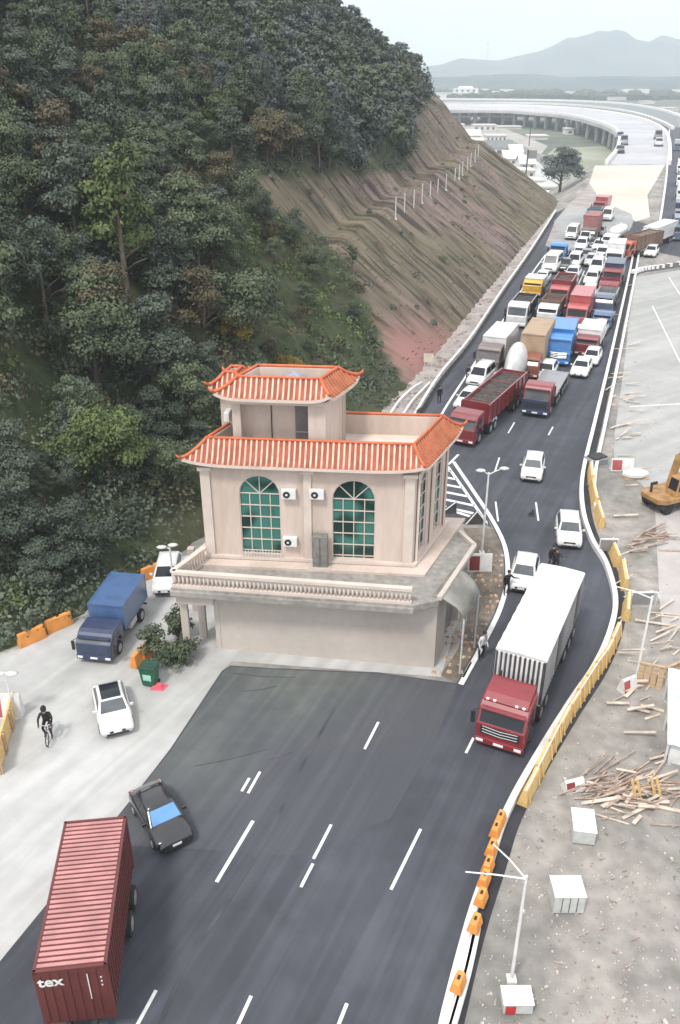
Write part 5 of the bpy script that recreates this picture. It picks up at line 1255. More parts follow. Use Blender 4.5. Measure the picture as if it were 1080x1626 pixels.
# ---------------------------------------------------------------- roadworks: blocks, panels, lamps, kiosks
BX = 0
def block(px, py, lab, w=.95, h=.62, rz=None, m=M_orange, near=(10, -25), group='orange barrier blocks'):
    a, b_ = g(px, py), g(px+near[0], py+near[1]); d = b_-a; t = thing('barrier_block', lab, 'barrier', a, math.atan2(-d.x, d.y), group)
    mb = MB(); mb.hull8([(-.24, 0, 0), (.24, 0, 0), (.24, w, 0), (-.24, w, 0)], [(-.13, .04, h), (.13, .04, h), (.13, w-.04, h), (-.13, w-.04, h)]); mb.build('body', m, t, bevel=.04)
    m2 = MB(); m2.box(0, w/2, h-.005, .1, .16, .05); m2.build('filler_cap', M_black, t)
pp = [(721, 1590), (748, 1494), (758, 1452), (763, 1422), (769, 1400), (775, 1372), (782, 1342), (789, 1325)]
ll = ['orange block on the right kerb nearest the bottom of the picture', 'orange block on the right kerb, second from the bottom', 'orange block on the right kerb, third from the bottom', 'orange block on the right kerb, fourth from the bottom', 'orange block beside the lamp arm on the right kerb', 'orange block just above the lamp arm on the right kerb', 'orange block on the right kerb, second below the yellow panels', 'orange block on the right kerb just below the yellow panels']
for (x, y), lab in zip(pp, ll):
    t0 = g(x, y); block(x, y, lab, w=.7, h=.5)
for o in list(COL.objects):
    if o.name.startswith('barrier_block') and o.location.x > 0: o.location.z = .4
for px, py, lab in [(30, 1028, 'orange barrier block nearest the left picture edge on the pale road'), (74, 1006, 'orange barrier block left of the navy truck'), (226, 922, 'orange barrier block at the slope foot behind the navy truck'), (212, 1062, 'orange barrier block at the tip of the kerb island'), (226, 1052, 'second orange barrier block on the kerb island')]:
    block(px, py, lab, w=1.7, h=.85, near=(25, -11) if px != 212 and px != 226 or py < 950 else (16, -16))
YM = [((826, 1282), (848, 1240)), ((848, 1240), (868, 1200)), ((868, 1200), (882, 1172)), ((882, 1172), (898, 1142)), ((898, 1142), (914, 1118)), ((914, 1118), (928, 1096)), ((928, 1096), (942, 1074)), ((942, 1074), (955, 1056)), ((955, 1056), (966, 1035)), ((966, 1035), (978, 1008)),
      ((990, 988), (992, 958)), ((990, 940), (984, 905)), ((978, 902), (966, 872)), ((952, 840), (944, 812)), ((943, 808), (936, 775)), ((936, 772), (934, 748))]
for i, (a_, b__) in enumerate(YM):
    a, b_ = g(a_[0]+3, a_[1]), g(b__[0]+3, b__[1]); d = b_-a; ln = d.length; t = thing('hoarding', 'yellow board panel outside the right kerb, number %d going up from the bottom' % (i+1), 'barrier', a, math.atan2(-d.x, d.y), 'yellow barrier panels beside the right kerb')
    lab = ['lowest yellow panel of the row beside the right kerb', 'second lowest yellow panel beside the right kerb', 'third lowest yellow panel, level with the red cab bumper', 'yellow panel level with the red cab windscreen', 'yellow panel right of the red cab roof', 'yellow panel right of the front of the white trailer', 'yellow panel right of the middle of the white trailer', 'yellow panel where the kerb starts to bend back', 'yellow panel just below the bend of the kerb', 'yellow panel at the outermost point of the kerb bend',
           'separate yellow panel below the lamp arm in the bend', 'separate yellow panel above the lamp arm in the bend', 'leaning yellow panel beside the white cross rail', 'lower of three pale yellow panels above the bend', 'middle of three pale yellow panels above the bend', 'upper of three pale yellow panels above the bend'][i]
    t['label'] = lab
    hh = 1.02 if i < 10 else .95; jit = rng.uniform(-.05, .05)
    mb = MB(); mb.hull8([(-.3, .03, .0), (.22, .03, .0), (.22, ln-.1, .0), (-.25, ln-.1, .0)], [(-.1+jit, .05, hh), (.1+jit, .05, hh), (.1+jit, ln-.14, hh), (-.1+jit, ln-.14, hh)]); mb.builds('board', M_yellow, t, bevel=.015)
    mb = MB(); [mb.bar((.29, y, .1), (.13, y, hh), .05) for y in (.3, ln-.3)]; mb.builds('rib', M_yellow, t)
    mb = MB(); mb.bar((.06, .03, hh+.02), (.06, ln-.03, hh+.02), .05, .04); mb.build('top_rail', M_line, t)
for px, py, lab in [((0, 1232), (8, 1195), 'lowest yellow panel at the left picture edge'), ((8, 1195), (18, 1160), 'middle yellow panel at the left picture edge'), ((18, 1160), (26, 1128), 'upper yellow panel at the left picture edge')]:
    a, b_ = g(*px), g(*py); d = b_-a; ln = d.length; t = thing('hoarding', lab, 'barrier', a, math.atan2(-d.x, d.y), 'yellow barrier panels at the left edge')
    MB().box(0, ln/2, .05, .12, ln-.05, 1.25).builds('board', M_yellow, t, bevel=.02); mb = MB(); [mb.box(.12, y, 0, .08, .08, 1.3) for y in (.1, ln-.1)]; mb.builds('post', M_wood, t)
def lamp(px, py, hgt, arms, label, head=True, r=.06, name='street_lamp', cat='street lamp'):
    p = g(px, py); t = thing(name, label, cat, p)
    MB().tube([(0, 0, 0), (0, 0, hgt)], [r*1.4, r], 8).builds('pole', M_white, t); MB().box(0, 0, 0, .35, .35, .12).build('base', M_kerb, t)
    for dx, dy, dz in arms:
        MB().tube([(0, 0, hgt-.15), (dx*.5, dy*.5, hgt-.15+dz*.6), (dx, dy, hgt-.15+dz)], [r*.7, r*.6, r*.5], 6).build('arm', M_white, t)
        if head: MB().ball((dx*1.1, dy*1.1, hgt-.15+dz), .28, 8, (1.3 if dx else .8, .8, .35)).build('lamp_head', M_steel, t, smooth=True)
lamp(812, 1556, 5.6, [(-2.1, 0, .35), (-1.1, .7, .9)], 'white lamp post with long arm over the kerb at the lower right', head=False, r=.05)
lamp(1009, 1082, 5.6, [(-2.0, 0, .75)], 'white lamp post whose arm points left over the bend of the kerb', head=False)
lamp(765, 878, 6.2, [(-.5, 0, .3), (.95, .2, .35)], 'pale two armed lamp post on the verge between house and road')
lamp(277, 940, 3.4, [(-.45, 0, .1), (.2, 0, .25)], 'short lamp post in front of the left end of the terrace')
lamp(24, 1140, 3.0, [(-.3, 0, .05), (.3, 0, .05)], 'thin lamp post with flat head at the left picture edge', r=.035)
lamp(1046, 985, .9, [(-1.9, .1, .0)], 'low white cross rail on a short post right of the bend', head=False, name='cross_rail', cat='rail') if False else None
t = thing('cross_rail', 'white horizontal rail with grey net beside the leaning yellow panel', 'rail', g(950, 880)); m = MB(); m.bar((0, 0, 1.2), (1.25, 0, 1.2), .09); m.build('rail', M_white, t); m = MB(); [m.box(x, 0, 0, .07, .07, 1.2) for x in (0, 1.25)]; m.builds('post', M_steel, t); MB().box(.62, .02, .25, 1.1, .03, .85).build('net', P_grey, t)
t = thing('cross_rail', 'pale rail with grey net right of the bend in the site ground', 'rail', g(1000, 962)); m = MB(); m.bar((0, 0, 1.0), (1.6, 0, 1.0), .08); m.bar((1.6, 0, 1.0), (1.75, -.1, .6), .1); m.build('rail', M_white, t); m = MB(); [m.box(x, 0, 0, .07, .07, 1.0) for x in (0, 1.6)]; m.builds('post', M_steel, t); MB().box(.75, .02, .15, 1.3, .03, .8).build('net', P_grey, t)
# concrete beams on the ground beside the lower kerb
for dd, lab in ((1.2, 'long pale concrete beam lying right beside the lower kerb'), (1.72, 'long pale concrete beam lying outermost beside the lower kerb')):
    bp = [g(692+dd*14, 1640), g(722+dd*12, 1545), g(742+dd*9, 1475)]
    m = ribbon(smooth_path(bp, 3), -.15, .15, 0, .3); tag(m.build('concrete_beam', M_kerb, bevel=.03), lab, 'beam')
def crate(px, py, w, d, h, label, name='site_cabinet', seams=3, rz=0., m1=None, cat='cabinet', lid=True):
    p = g(px, py); t = thing(name, label, cat, p, rz); m1 = m1 or mat('cabinet_pale', (.50, .52, .50), .6, .1, .08)
    MB().box(0, d/2, .06, w, d, h).build('casing', m1, t, bevel=.02)
    if lid: MB().box(0, d/2, h+.06, w+.06, d+.06, .06).build('lid', M_white, t, bevel=.02)
    m = MB(); [m.box(-w/2+w*(k+1)/(seams+1), -.004, .12, .025, .02, h-.1) for k in range(seams)]; m.build('door_seam', M_chassis, t)
    m = MB(); [m.box(x*w*.4, y, 0, .12, .12, .08) for x in (-1, 1) for y in (.1, d-.1)]; m.builds('foot', M_chassis, t)
    return t
crate(902, 1452, 1.22, 1.0, .92, 'white metal cabinet with four door leaves alone on the site ground')
crate(926, 1342, .95, 1.3, .72, 'pale stone coloured cabinet above the four leaved one beside the rubble', seams=0, rz=-.15)
t = crate(822, 1612, 1.05, .7, .5, 'low white and red roadwork box at the bottom of the picture', seams=0, name='barrier_box', cat='box'); MB().box(-.28, -.02, .1, .36, .03, .4).build('red_panel', M_redlamp, t)
# small roadwork stands with red and white panels
def stand(px, py, label, cols=(P_pink, M_white), w=1.3, h=.9, rz=0.):
    t = thing('warning_board', label, 'warning board', g(px, py), rz)
    m = MB(); m.hull8([(-w/2, 0, 0), (w/2, 0, 0), (w/2, .6, 0), (-w/2, .6, 0)], [(-w/2, .22, h), (w/2, .22, h), (w/2, .38, h), (-w/2, .38, h)]); m.build('frame', cols[1], t)
    q = [(-w/2, 0, 0), (w/2, 0, 0), (w/2, .22, h), (-w/2, .22, h)]
    m = MB(); m.panel(q, .05, .48, .08, .92); m.build('red_panel', cols[0], t); m = MB(); m.bar((-w/2, .3, h+.02), (w/2, .3, h+.02), .08, .05); m.build('top_rail', M_steel, t)
stand(988, 748, 'white board with red patch beside the grey sheet on the upper site edge', w=1.9, h=1.0); stand(762, 908, 'dark red and white board at the foot of the two armed lamp post', (P_mar, M_white), w=1.6, h=1.2)
stand(6, 1142, 'red and white board cut by the left picture edge', w=1.9, h=1.4); stand(1002, 1100, 'red and white board lying near the timber enclosure', w=1.0, h=.8, rz=.5); stand(915, 1258, 'small red and white board left of the scrap timber', (P_red, M_white), w=1.0, h=.5, rz=.3)
# low slab table and rubbish on it at the upper site edge
t = thing('sheet_stack', 'dark grey sheets stacked near the kerb above the three pale panels', 'sheets', g(945, 735), .3); MB().box(0, 0, 0, 1.7, 1.2, .5).build('stack', P_grey, t, bevel=.03); MB().box(.2, .1, .5, 1.4, 1.0, .12, rz=.2).build('top_sheet', M_chassis, t)
t = thing('white_sheet', 'crumpled white sheet bundle on a low pallet right of the red patched board', 'bundle', g(1008, 758), .1); MB().ball((0, 0, .35), .9, 10, (1.3, .8, .4)).build('bundle', M_white, t); MB().box(0, 0, 0, 2.0, 1.1, .14).build('pallet', M_wood, t)
t = thing('triangle_stand', 'dark triangular warning stand at the tip of the striped gore', 'warning board', g(757, 832))
m = MB(); m.loft([[(-.8, -.1, 0), (.8, -.1, 0), (.8, .5, 0), (-.8, .5, 0)], [(-.08, .15, 1.0), (.08, .15, 1.0), (.08, .25, 1.0), (-.08, .25, 1.0)]]); m.build('board', M_chassis, t); m = MB(); m.bar((-.8, -.12, .05), (0, .12, 1.0), .1, .05); m.bar((.8, -.12, .05), (0, .12, 1.0), .1, .05); m.build('edge', M_white, t)
t = thing('triangle_stand', 'dark triangular stand by the house corner in the striped gore', 'warning board', g(712, 815)); m = MB(); m.loft([[(-.6, -.1, 0), (.6, -.1, 0), (.6, .4, 0), (-.6, .4, 0)], [(.5, .15, .9), (.6, .15, .9), (.6, .25, .9), (.5, .25, .9)]]); m.build('board', M_chassis, t); m = MB(); m.bar((-.6, -.12, .03), (.55, .12, .9), .1, .05); m.build('edge', M_white, t)
t = thing('road_cone', 'small dark toppled cone on the road beside the lane dash', 'cone', g(844, 818)); m = MB(); m.loft([[(.22*math.cos(k*.785), .22*math.sin(k*.785), .04) for k in range(8)], [(.04*math.cos(k*.785)+.1, .04*math.sin(k*.785), .5) for k in range(8)]]); m.build('cone_body', M_black, t); MB().box(0, 0, 0, .5, .5, .05).build('base', M_chassis, t)
t = thing('wheeled_bin', 'dark green wheeled bin with a pale sticker at the kerb island tip', 'bin', g(236, 1092), -.25)
m = MB(); m.hull8([(-.35, 0, .1), (.35, 0, .1), (.35, .6, .1), (-.35, .6, .1)], [(-.45, -.08, 1.25), (.45, -.08, 1.25), (.45, .68, 1.25), (-.45, .68, 1.25)]); gb = m.build('body', mat('bin_green', (.012, .10, .055), .45), t, bevel=.03)
MB().box(0, .3, 1.25, .96, .84, .08).build('lid', mat('bin_lid', (.01, .05, .03), .5), t, bevel=.03); m = MB(); m.panel([(-.38, -.03, .45), (.38, -.03, .45), (.42, -.06, .95), (-.42, -.06, .95)], .2, .8, .1, .9, .02); m.build('sticker', mat('sticker', (.35, .62, .5), .5), t)
for s in (-1, 1): wheel(t, s*.36, .6, .12, .06, 10, False)
t = thing('red_bag', 'crumpled pink red bag on the ground right of the green bin', 'bag', g(250, 1094)); m = MB(); m.loft([[(-.4, -.1, 0), (.35, -.2, 0), (.6, .3, 0), (-.1, .4, 0)], [(-.25, 0, .2), (.2, -.05, .34), (.35, .2, .12), (0, .3, .25)]]); m.build('bag', mat('bag_red', (.6, .10, .13), .6), t)
# timber enclosure
t = thing('timber_enclosure', 'three sided enclosure of leaning timber boards at the right edge of the site', 'enclosure')
a, b_, c_ = g(1010, 1083), g(1052, 1092), g(1092, 1074)
for A_, B_ in ((a, b_), (b_, c_)):
    n = int((B_-A_).length/.3); nn = Vector(((B_-A_).y, -(B_-A_).x, 0)).normalized()
    for k in range(n):
        p, q = A_.lerp(B_, k/n), A_.lerp(B_, (k+.82)/n); j = rng.uniform(-.1, .1)
        if rng.random() < .08: continue
        MB().hull8([p+nn*(.25+j), q+nn*(.25+j), q+nn*(.2+j), p+nn*(.2+j)], [p+Vector((0, 0, 1.25+j)), q+Vector((0, 0, 1.25+j)), q-nn*.06+Vector((0, 0, 1.25+j)), p-nn*.06+Vector((0, 0, 1.25+j))]).builds('board', M_wood, t)
    MB().bar(A_+Vector((0, 0, 1.35)), B_+Vector((0, 0, 1.35)), .12, .09).build('top_rail', M_wood, t)
# white shed roof cut by the right edge
t = thing('site_shed', 'white sheet roofed shed cut by the right picture edge', 'shed', g(1056, 1212), -.32)
MB().box(2.6, 2.6, 0, 5.0, 5.0, 1.3).build('wall', M_white, t)
m = MB(); nx_ = 22
m.loft([[(-.1+5.6*k/nx_, -.15, 1.32+.05*(k % 2)) for k in range(nx_+1)], [(-.1+5.6*k/nx_, 5.4, 1.8+.05*(k % 2)) for k in range(nx_+1)]], False, False); ob = m.build('roof', mat('roof_sheet_pale', (.5, .57, .62), .5), t); ob.modifiers.new('s', 'SOLIDIFY').thickness = .04
m = MB(); [m.box(x, y, 0, .1, .1, 1.35) for x in (-.05,) for y in (0, 2.5, 5)]; m.bar((-.05, 0, 1.28), (-.05, 5, 1.7), .12); m.build('frame', M_steel, t)
# excavator
t = thing('excavator', 'yellow wheeled excavator at the right picture edge with its boom raised', 'excavator', g(1066, 802), R(25)); M_ex = mat('machine_yellow', (.34, .19, .075), .55, var=.25, scale=1.5)
m = MB(); m.box(0, 0, .5, 4.2, 2.3, .35); m.build('undercarriage', M_chassis, t, bevel=.05)
for x in (-1.5, 1.5):
    for y in (-1.0, 1.0): m = MB(); n = 16; m.loft([[(x+rr*math.cos(2*math.pi*k/n), y+s_*.2, .5+rr*math.sin(2*math.pi*k/n)) for k in range(n)] for s_, rr in ((-1, .4), (-.8, .5), (.8, .5), (1, .4))]); m.build('wheel', M_tyre, t)
m = MB(); m.prism([(-2.5, -.9), (-1.9, -1.3), (2.2, -1.3), (2.2, 1.3), (-1.9, 1.3), (-2.5, .9)], .95, 1.35); m.build('deck', M_ex, t, bevel=.05)
m = MB(); m.hull8([(.2, -1.2, 1.35), (2.2, -1.2, 1.35), (2.2, 1.2, 1.35), (.2, 1.2, 1.35)], [(.4, -1.1, 2.1), (2.1, -1.1, 2.1), (2.1, 1.1, 2.1), (.4, 1.1, 2.1)]); m.build('engine_housing', M_ex, t, bevel=.08)
m = MB(); m.hull8([(-1.0, -1.15, 1.35), (.1, -1.15, 1.35), (.1, -.1, 1.35), (-1.0, -.1, 1.35)], [(-.8, -1.1, 2.8), (.1, -1.1, 2.8), (.1, -.15, 2.8), (-.8, -.15, 2.8)]); cb_ = m.build('cab', M_ex, t, bevel=.05)
m = MB(); m.panel([(-1.0, -1.15, 1.35), (.1, -1.15, 1.35), (.1, -1.1, 2.8), (-.8, -1.1, 2.8)], .12, .88, .3, .92); m.panel([(-1.0, -.1, 1.35), (-1.0, -1.15, 1.35), (-.8, -1.1, 2.8), (-.8, -.15, 2.8)], .1, .9, .3, .92); m.build('cab_window', M_glass, cb_)
m = MB(); m.bar((-.2, .4, 1.5), (.3, .4, 4.0), .35, .5); m.bar((.3, .4, 3.9), (1.9, .4, 4.6), .32, .45); m.build('boom', M_ex, t, bevel=.03); m = MB(); m.bar((1.9, .4, 4.6), (2.6, .4, 2.7), .26, .36); m.build('stick', M_ex, t); m = MB(); m.hull8([(2.3, .0, 2.0), (3.0, .0, 2.0), (3.0, .8, 2.0), (2.3, .8, 2.0)], [(2.3, 0, 2.7), (2.7, 0, 2.7), (2.7, .8, 2.7), (2.3, .8, 2.7)]); m.build('bucket', M_chassis, t)
m = MB(); m.tube([(-1.9, .5, 1.35), (-1.9, .5, 2.0)], .1); m.box(-1.7, .5, 1.9, .6, .15, .2); m.build('hydraulic_arm', M_chassis, t)
# scrap timber and rubble of the site
def scatter(name, label, cat, n, cx_, cy_, rx, ry, m, lo, hi, th=(.03, .1), flat=.25):
    mb = MB()
    for _ in range(n):
        a = rng.normal(size=2)*.5; p = g(cx_+a[0]*rx, cy_+a[1]*ry); an = rng.uniform(-.5, .9); ln = rng.uniform(lo, hi); z = rng.uniform(.03, .25)
        d = Vector((math.cos(an), math.sin(an), rng.uniform(-.1, flat)))*ln; q = p+d; p.z += z; q.z = max(.04, q.z+z); mb.bar(p, q, rng.uniform(*th), rng.uniform(.03, .07))
    return tag(mb.build(name, m), label, cat, kind='stuff')
M_pale = mat('timber_pale', (.52, .44, .36), .85, var=.2, scale=1.5); M_rw = mat('timber_reddish', (.27, .19, .15), .85, var=.3, scale=1.5, col2=(.42, .33, .27))
scatter('scrap_timber', 'heap of scrap boards right of the lower yellow panels', 'scrap timber', 75, 975, 1262, 85, 34, M_rw, .5, 2.6)
scatter('scrap_timber', 'pale broken boards over the scrap heap', 'scrap timber', 34, 985, 1265, 85, 45, M_pale, .4, 1.8, (.05, .2))
scatter('scrap_timber', 'reddish boards beside the pale apron', 'scrap timber', 20, 1018, 858, 40, 30, M_rw, .8, 2.8, (.06, .2))
scatter('scrap_timber', 'scattered pale laths below the timber enclosure', 'scrap timber', 16, 995, 1115, 60, 50, M_pale, .5, 1.6, (.05, .2))
scatter('scrap_timber', 'laths across the upper site strip right of the rail', 'scrap timber', 46, 985, 640, 26, 300, M_pale, .8, 2.4, (.08, .22))
scatter('scrap_timber', 'thin sticks on the ground right of the cabinets', 'scrap timber', 24, 1010, 1440, 160, 160, M_rw, .15, .5, (.02, .05))
scatter('scrap_timber', 'sticks and boards around the lamp in the bend', 'scrap timber', 22, 1040, 1010, 70, 60, M_pale, .4, 1.8, (.04, .12))
t = thing('timber_rack', 'upright rack of orange boards standing in the scrap heap', 'rack', g(1030, 1270), .2); m = MB(); [m.bar((x, 0, 0), (x-.25, .3, 1.1), .16, .05) for x in (-.6, -.35, .35, .62)]; m.builds('board', M_yellow, t); m = MB(); m.bar((-.8, .2, .6), (.6, .2, .6), .06); m.builds('cross_bar', M_wood, t)
mb = MB()
for _ in range(1500):
    u = rng.random()
    if u < .75: px, py = rng.uniform(760, 1080), rng.uniform(1180, 1640)
    else: px, py = rng.uniform(940, 1060), rng.uniform(560, 1180)
    p = g(px, py); d_ = min((Vector((q.x, q.y, 0))-p).length for q in RP[::2])
    if p.x < min(RP, key=lambda q: abs(q.y-p.y)).x+1.1: continue
    s = rng.uniform(.02, .10)*(1 if rng.random() < .95 else 2.2); mb.box(p.x, p.y, -.01, s*rng.uniform(.6, 1.8), s, s*.6, rz=rng.uniform(0, 3), top=.7)
tag(mb.build('rubble', mat('rubble', (.20, .18, .16), .95, var=.4, scale=3, col2=(.5, .47, .43))), 'loose stones and crumbs over the site ground', 'rubble', kind='stuff')
mb = MB()
for _ in range(700):
    k = int(rng.integers(2, len(GP)-1)); q_ = GP[k].lerp(GP[k-1], rng.random()); o_ = -rng.uniform(.2, 6.5); tt = (GP[k]-GP[k-1]).normalized(); p = q_+Vector((tt.y, -tt.x, 0))*o_; s = rng.uniform(.08, .42)
    mb.box(p.x, p.y, -.02, s*rng.uniform(.8, 2), s, s*.6, rz=rng.uniform(0, 3), top=.6)
tag(mb.build('rubble', mat('rubble_pink', (.22, .16, .145), .95, var=.35, scale=1, col2=(.42, .37, .35))), 'pinkish stones strewn along the foot of the cut slope', 'rubble', kind='stuff')
mb = MB()
for _ in range(160):
    k = int(rng.integers(2, 24)); p = LP[k].lerp(Vector((LP[k].x-2.6, LP[k].y, 0)), rng.random()); s = rng.uniform(.05, .22); mb.box(p.x, p.y, .0, s, s*1.3, s*.7, rz=rng.uniform(0, 3), top=.6)
tag(mb.build('rubble', mat('rubble_warm', (.42, .25, .14), .9, var=.3, scale=3, col2=(.55, .45, .36))), 'orange and pale crumbs on the earth verge', 'rubble', kind='stuff')
mb = MB()
for p_, q_ in [((309, 1217), (425, 1190)), ((424, 1207), (464, 1195)), ((372, 1070), (470, 1076)), ((385, 1098), (440, 1090))]: 
    r_ = line(smooth_path([g(*p_), g((p_[0]+q_[0])/2, (p_[1]+q_[1])/2+2), g(*q_)], 3), .05, z=.03); o_ = len(mb.v); mb.v += r_.v; [mb.face([i+o_ for i in f]) for f in r_.f]
tag(mb.build('road_cracks', M_seam), kind='structure')
p = g(411, 255); 
for px, py, hh, lab in [(833, 300, 9, 'dark flag on a thin pole rising beside the village'), (840, 232, 7, 'thin bare pole in the village yard')]:
    P = g(px, py, VZ); t = thing('flag_pole', lab, 'pole', P); MB().tube([(0, 0, 0), (0, 0, hh*1.6)], .28, 6).builds('pole', M_chassis, t)
    if 'flag on' in lab: MB().box(1.9, 0, hh*1.6-3.2, 3.4, .1, 3.0).build('flag', P_grey, t)

# ---------------------------------------------------------------- people
M_skin = mat('skin', (.42, .25, .18), .6); M_hair = mat('hair', (.012, .01, .009), .6)
def person(label, px, py, yaw, jacket, trousers, pose='stand', z=0., scale=1., hood=False, group=None):
    """skin-grown figure facing -Y"""
    V, E, Rr = [], [], []
    def v(p, r): V.append(p); Rr.append(r); return len(V)-1
    def chain(i, pts):
        for p, r in pts: k = v(p, r); E.append((i, k)); i = k
        return i
    ride = pose == 'ride'; zz = .92 if not ride else .98; ly = -.12 if not ride else -.22
    pel = v((0, 0, zz), .15); ch_ = chain(pel, [((0, ly*.3, zz+.2), .14), ((0, ly*.8, zz+.42), .17)])
    nk = chain(ch_, [((0, ly*1.1, zz+.56), .075), ((0, ly*1.3, zz+.63), .065)]); hd = chain(nk, [((0, ly*1.3-.02, zz+.71), .098), ((0, ly*1.3-.01, zz+.81), .085)])
    hands = []
    for s in (-1, 1):
        sh = chain(ch_, [((s*.19, ly*.8, zz+.48), .075)])
        if ride: e = chain(sh, [((s*.30, ly*.8-.16, zz+.27), .052), ((s*.27, ly*.8-.36, zz+.12), .036)]); hp = Vector((s*.26, ly*.8-.43, zz+.09))
        elif pose == 'point' and s > 0: e = chain(sh, [((s*.38, -.14, zz+.30), .05), ((s*.5, -.34, zz+.38), .036)]); hp = Vector((s*.54, -.42, zz+.40))
        else: e = chain(sh, [((s*.25, ly*.5+.02, zz+.20), .05), ((s*.26, ly*.5-.10, zz-.03), .036)]); hp = Vector((s*.26, ly*.5-.12, zz-.10))
        pm_ = chain(e, [(tuple(hp), .036)]); dr = (hp-Vector(V[e])).normalized()
        for f in range(4): o_ = Vector(((f-1.5)*.02, 0, 0)); chain(pm_, [(tuple(hp+dr*.05+o_), .01), (tuple(hp+dr*(.085+.01*(f in (1, 2)))+o_+Vector((0, -.02, 0))), .008)])
        chain(pm_, [(tuple(hp+dr*.02+Vector((-s*.045, -.02, 0))), .01)])
        if ride: k = (1 if s > 0 else -.4); chain(pel, [((s*.11, -.05, zz-.05), .095), ((s*.15, -.42, zz-.22-.06*k), .065), ((s*.14, -.24, .42-.1*k), .05), ((s*.14, -.22, .20-.1*k+.05), .036), ((s*.14, -.38, .16-.1*k+.05), .034)])
        else: st_ = .10 if s > 0 else -.06; chain(pel, [((s*.10, 0, zz-.08), .098), ((s*.12, st_*-.5-.02, .49), .066), ((s*.12, st_*.3+.02, .12), .042), ((s*.12, st_*.3-.0, .045), .04), ((s*.13, st_*.3-.16, .035), .034)])
    me = bpy.data.meshes.new('person'); me.from_pydata(V, E, []); ob = bpy.data.objects.new('person', me); COL.objects.link(ob)
    sk = ob.modifiers.new('skin', 'SKIN'); sk.use_smooth_shade = True
    for i, r in enumerate(Rr): me.skin_vertices[0].data[i].radius = (r, r)
    me.skin_vertices[0].data[0].use_root = True; ob.modifiers.new('sub', 'SUBSURF').levels = 1; ob.modifiers['sub'].render_levels = 1
    dg = bpy.context.evaluated_depsgraph_get(); me2 = bpy.data.meshes.new_from_object(ob.evaluated_get(dg)); ob.modifiers.clear(); ob.data = me2; me2.name = 'person'
    me2.materials.clear(); [me2.materials.append(k) for k in (jacket, trousers, M_skin, M_black)]
    for p in me2.polygons:
        c = p.center; near_ = min(range(len(V)), key=lambda i: (Vector(V[i])-c).length-Rr[i]); 
        if c.z > zz+.57: k = 2
        elif c.z < .10 and not ride: k = 3
        elif Rr[near_] < .0355 and c.z > .5: k = 2
        elif c.z < zz-.02 and abs(c.x) < .22: k = 1
        else: k = 0
        p.material_index = k; p.use_smooth = True
    ob.location = g(px, py, z); ob.rotation_euler.z = yaw; ob.scale = (scale,)*3; tag(ob, label, 'person', group)
    hc = (0, ly*1.3+.02, zz+.80); m = MB(); m.ball(hc, .118 if not hood else .15, 10, (.9, 1, .95 if not hood else 1.15)); m.build('hood' if hood else 'hair', jacket if hood else M_hair, ob, smooth=True)
    m = MB(); m.ball((0, ly*1.3-.115, zz+.745), .02, 6, (.7, 1, 1)); [m.ball((s*.035, ly*1.3-.102, zz+.775), .011, 6) for s in (-1, 1)]; m.build('face', M_skin if not hood else M_black, ob)
    return ob
J_w = mat('cloth_white', (.7, .7, .7), .8); J_b = mat('cloth_black', (.015, .015, .018), .85); J_d = mat('cloth_dark', (.03, .03, .035), .85)
person('person in a white top and black trousers at the road edge near the house corner', 763, 1046, .6, J_w, J_b, scale=1.12)
person('person in black standing on the white edge line beside the verge', 803, 944, .3, J_b, J_b, 'point', scale=1.05)
person('person in dark clothes behind the far end of the white trailer, left one', 874, 902, .2, J_b, J_d, scale=1.05)
person('person in dark clothes behind the far end of the white trailer, right one', 882, 906, -.5, J_d, J_b, 'point')
person('person in black standing on the shoulder near the slope guard rail', 697, 640, .2, J_b, J_b, scale=1.05)
person('person in black at the left side of the white cab truck', 802, 515, 0., J_b, J_b)
person('person dressed in black beside the brown cab truck on the shoulder', 742, 604, .4, J_d, J_b)
person('person in a black hooded coat riding a bicycle on the pale road', 80, 1168, .15, J_b, J_b, 'ride', hood=True, scale=1.12)
bk = thing('bicycle', 'black bicycle ridden by the person in the hooded coat', 'bicycle', g(80, 1168), .15); bk.scale = (1.12,)*3
for y in (-.62, .42):
    m = MB(); n = 24; m.loft([[(sx*.02, y+rr*math.cos(2*math.pi*k/n), .33+rr*math.sin(2*math.pi*k/n)) for k in range(n)] for sx, rr in ((-1, .33), (1, .33), (1, .30), (-1, .30), (-1, .33))], False); w_ = m.build('wheel', M_tyre, bk)
    m = MB(); [m.bar((0, y, .33), (0, y+.3*math.cos(a*.785), .33+.3*math.sin(a*.785)), .006) for a in range(8)]; m.build('spokes', M_steel, w_)
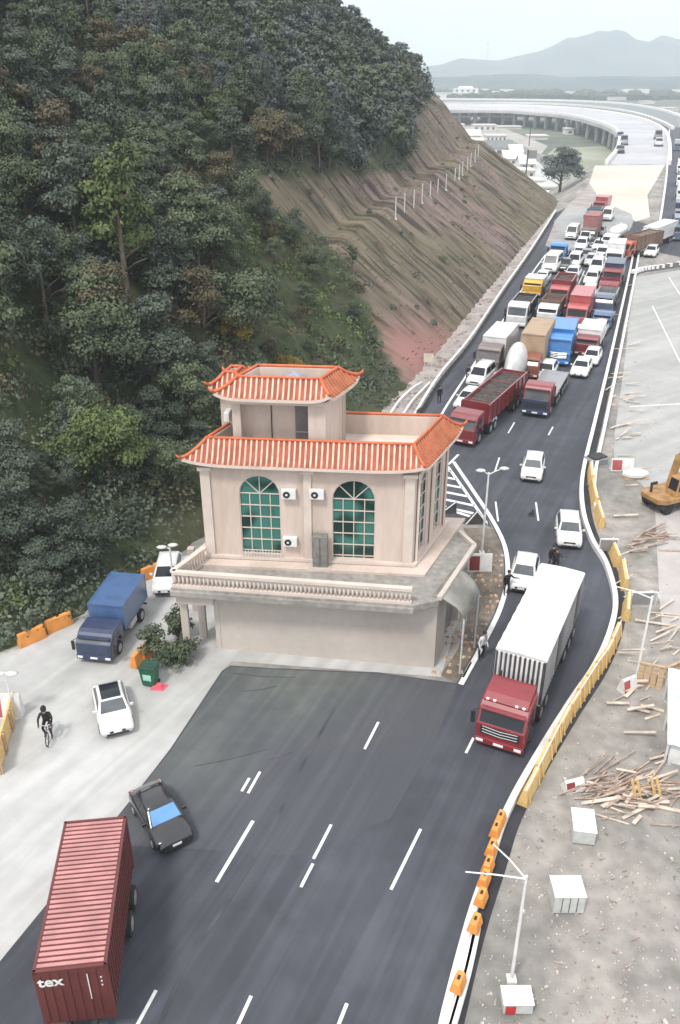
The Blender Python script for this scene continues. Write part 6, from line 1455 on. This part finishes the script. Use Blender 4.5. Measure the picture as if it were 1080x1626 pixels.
m = MB(); [m.tube([a_, b__], .018, 6) for a_, b__ in (((0, .42, .33), (0, .1, .33)), ((0, .1, .33), (0, .2, .85)), ((0, .15, .72), (0, -.42, .75)), ((0, .1, .33), (0, -.42, .68)), ((0, .42, .33), (0, .16, .72)), ((0, -.62, .33), (0, -.42, .9)))]; m.build('frame', M_black, bk)
m = MB(); m.box(0, .18, .84, .16, .26, .06); m.builds('saddle', M_black, bk); m = MB(); m.tube([(-.3, -.4, 1.0), (0, -.45, .96), (.3, -.4, 1.0)], .016, 6); m.build('handlebar', M_steel, bk)
mc = thing('motorcycle', 'dark motorcycle parked on the shoulder just above the house roof corner', 'motorcycle', g(664, 665), -.4)
for y in (-.65, .65): m = MB(); n = 16; m.loft([[(sx*.06, y+rr*math.cos(2*math.pi*k/n), .3+rr*math.sin(2*math.pi*k/n)) for k in range(n)] for sx, rr in ((-1, .3), (1, .3), (1, .2), (-1, .2))]); m.build('wheel', M_tyre, mc)
m = MB(); m.hull8([(-.15, -.3, .35), (.15, -.3, .35), (.15, .5, .4), (-.15, .5, .4)], [(-.14, -.35, .8), (.14, -.35, .8), (.12, .75, .85), (-.12, .75, .85)]); m.build('body', P_mar, mc, bevel=.04); m = MB(); m.box(0, .3, .82, .26, .7, .1); m.build('seat', M_black, mc); m = MB(); m.tube([(-.35, -.4, 1.05), (0, -.5, 1.0), (.35, -.4, 1.05)], .02); m.tube([(0, -.5, 1.0), (0, -.65, .3)], .03); m.build('handlebar', M_black, mc)

# ---------------------------------------------------------------- air
hz = MB(); hz.box(0, 4000, VZ-2, 17000, 9400, 560)
m = bpy.data.materials.new('haze'); m.use_nodes = True; t = m.node_tree; t.nodes.clear(); vo = t.nodes.new('ShaderNodeVolumePrincipled'); oo = t.nodes.new('ShaderNodeOutputMaterial')
vo.inputs['Color'].default_value = (.85, .93, 1, 1); vo.inputs['Density'].default_value = .00029; vo.inputs['Anisotropy'].default_value = 0; t.links.new(vo.outputs[0], oo.inputs['Volume'])
tag(hz.build('haze', m), kind='stuff')
SC.cycles.volume_bounces = 1
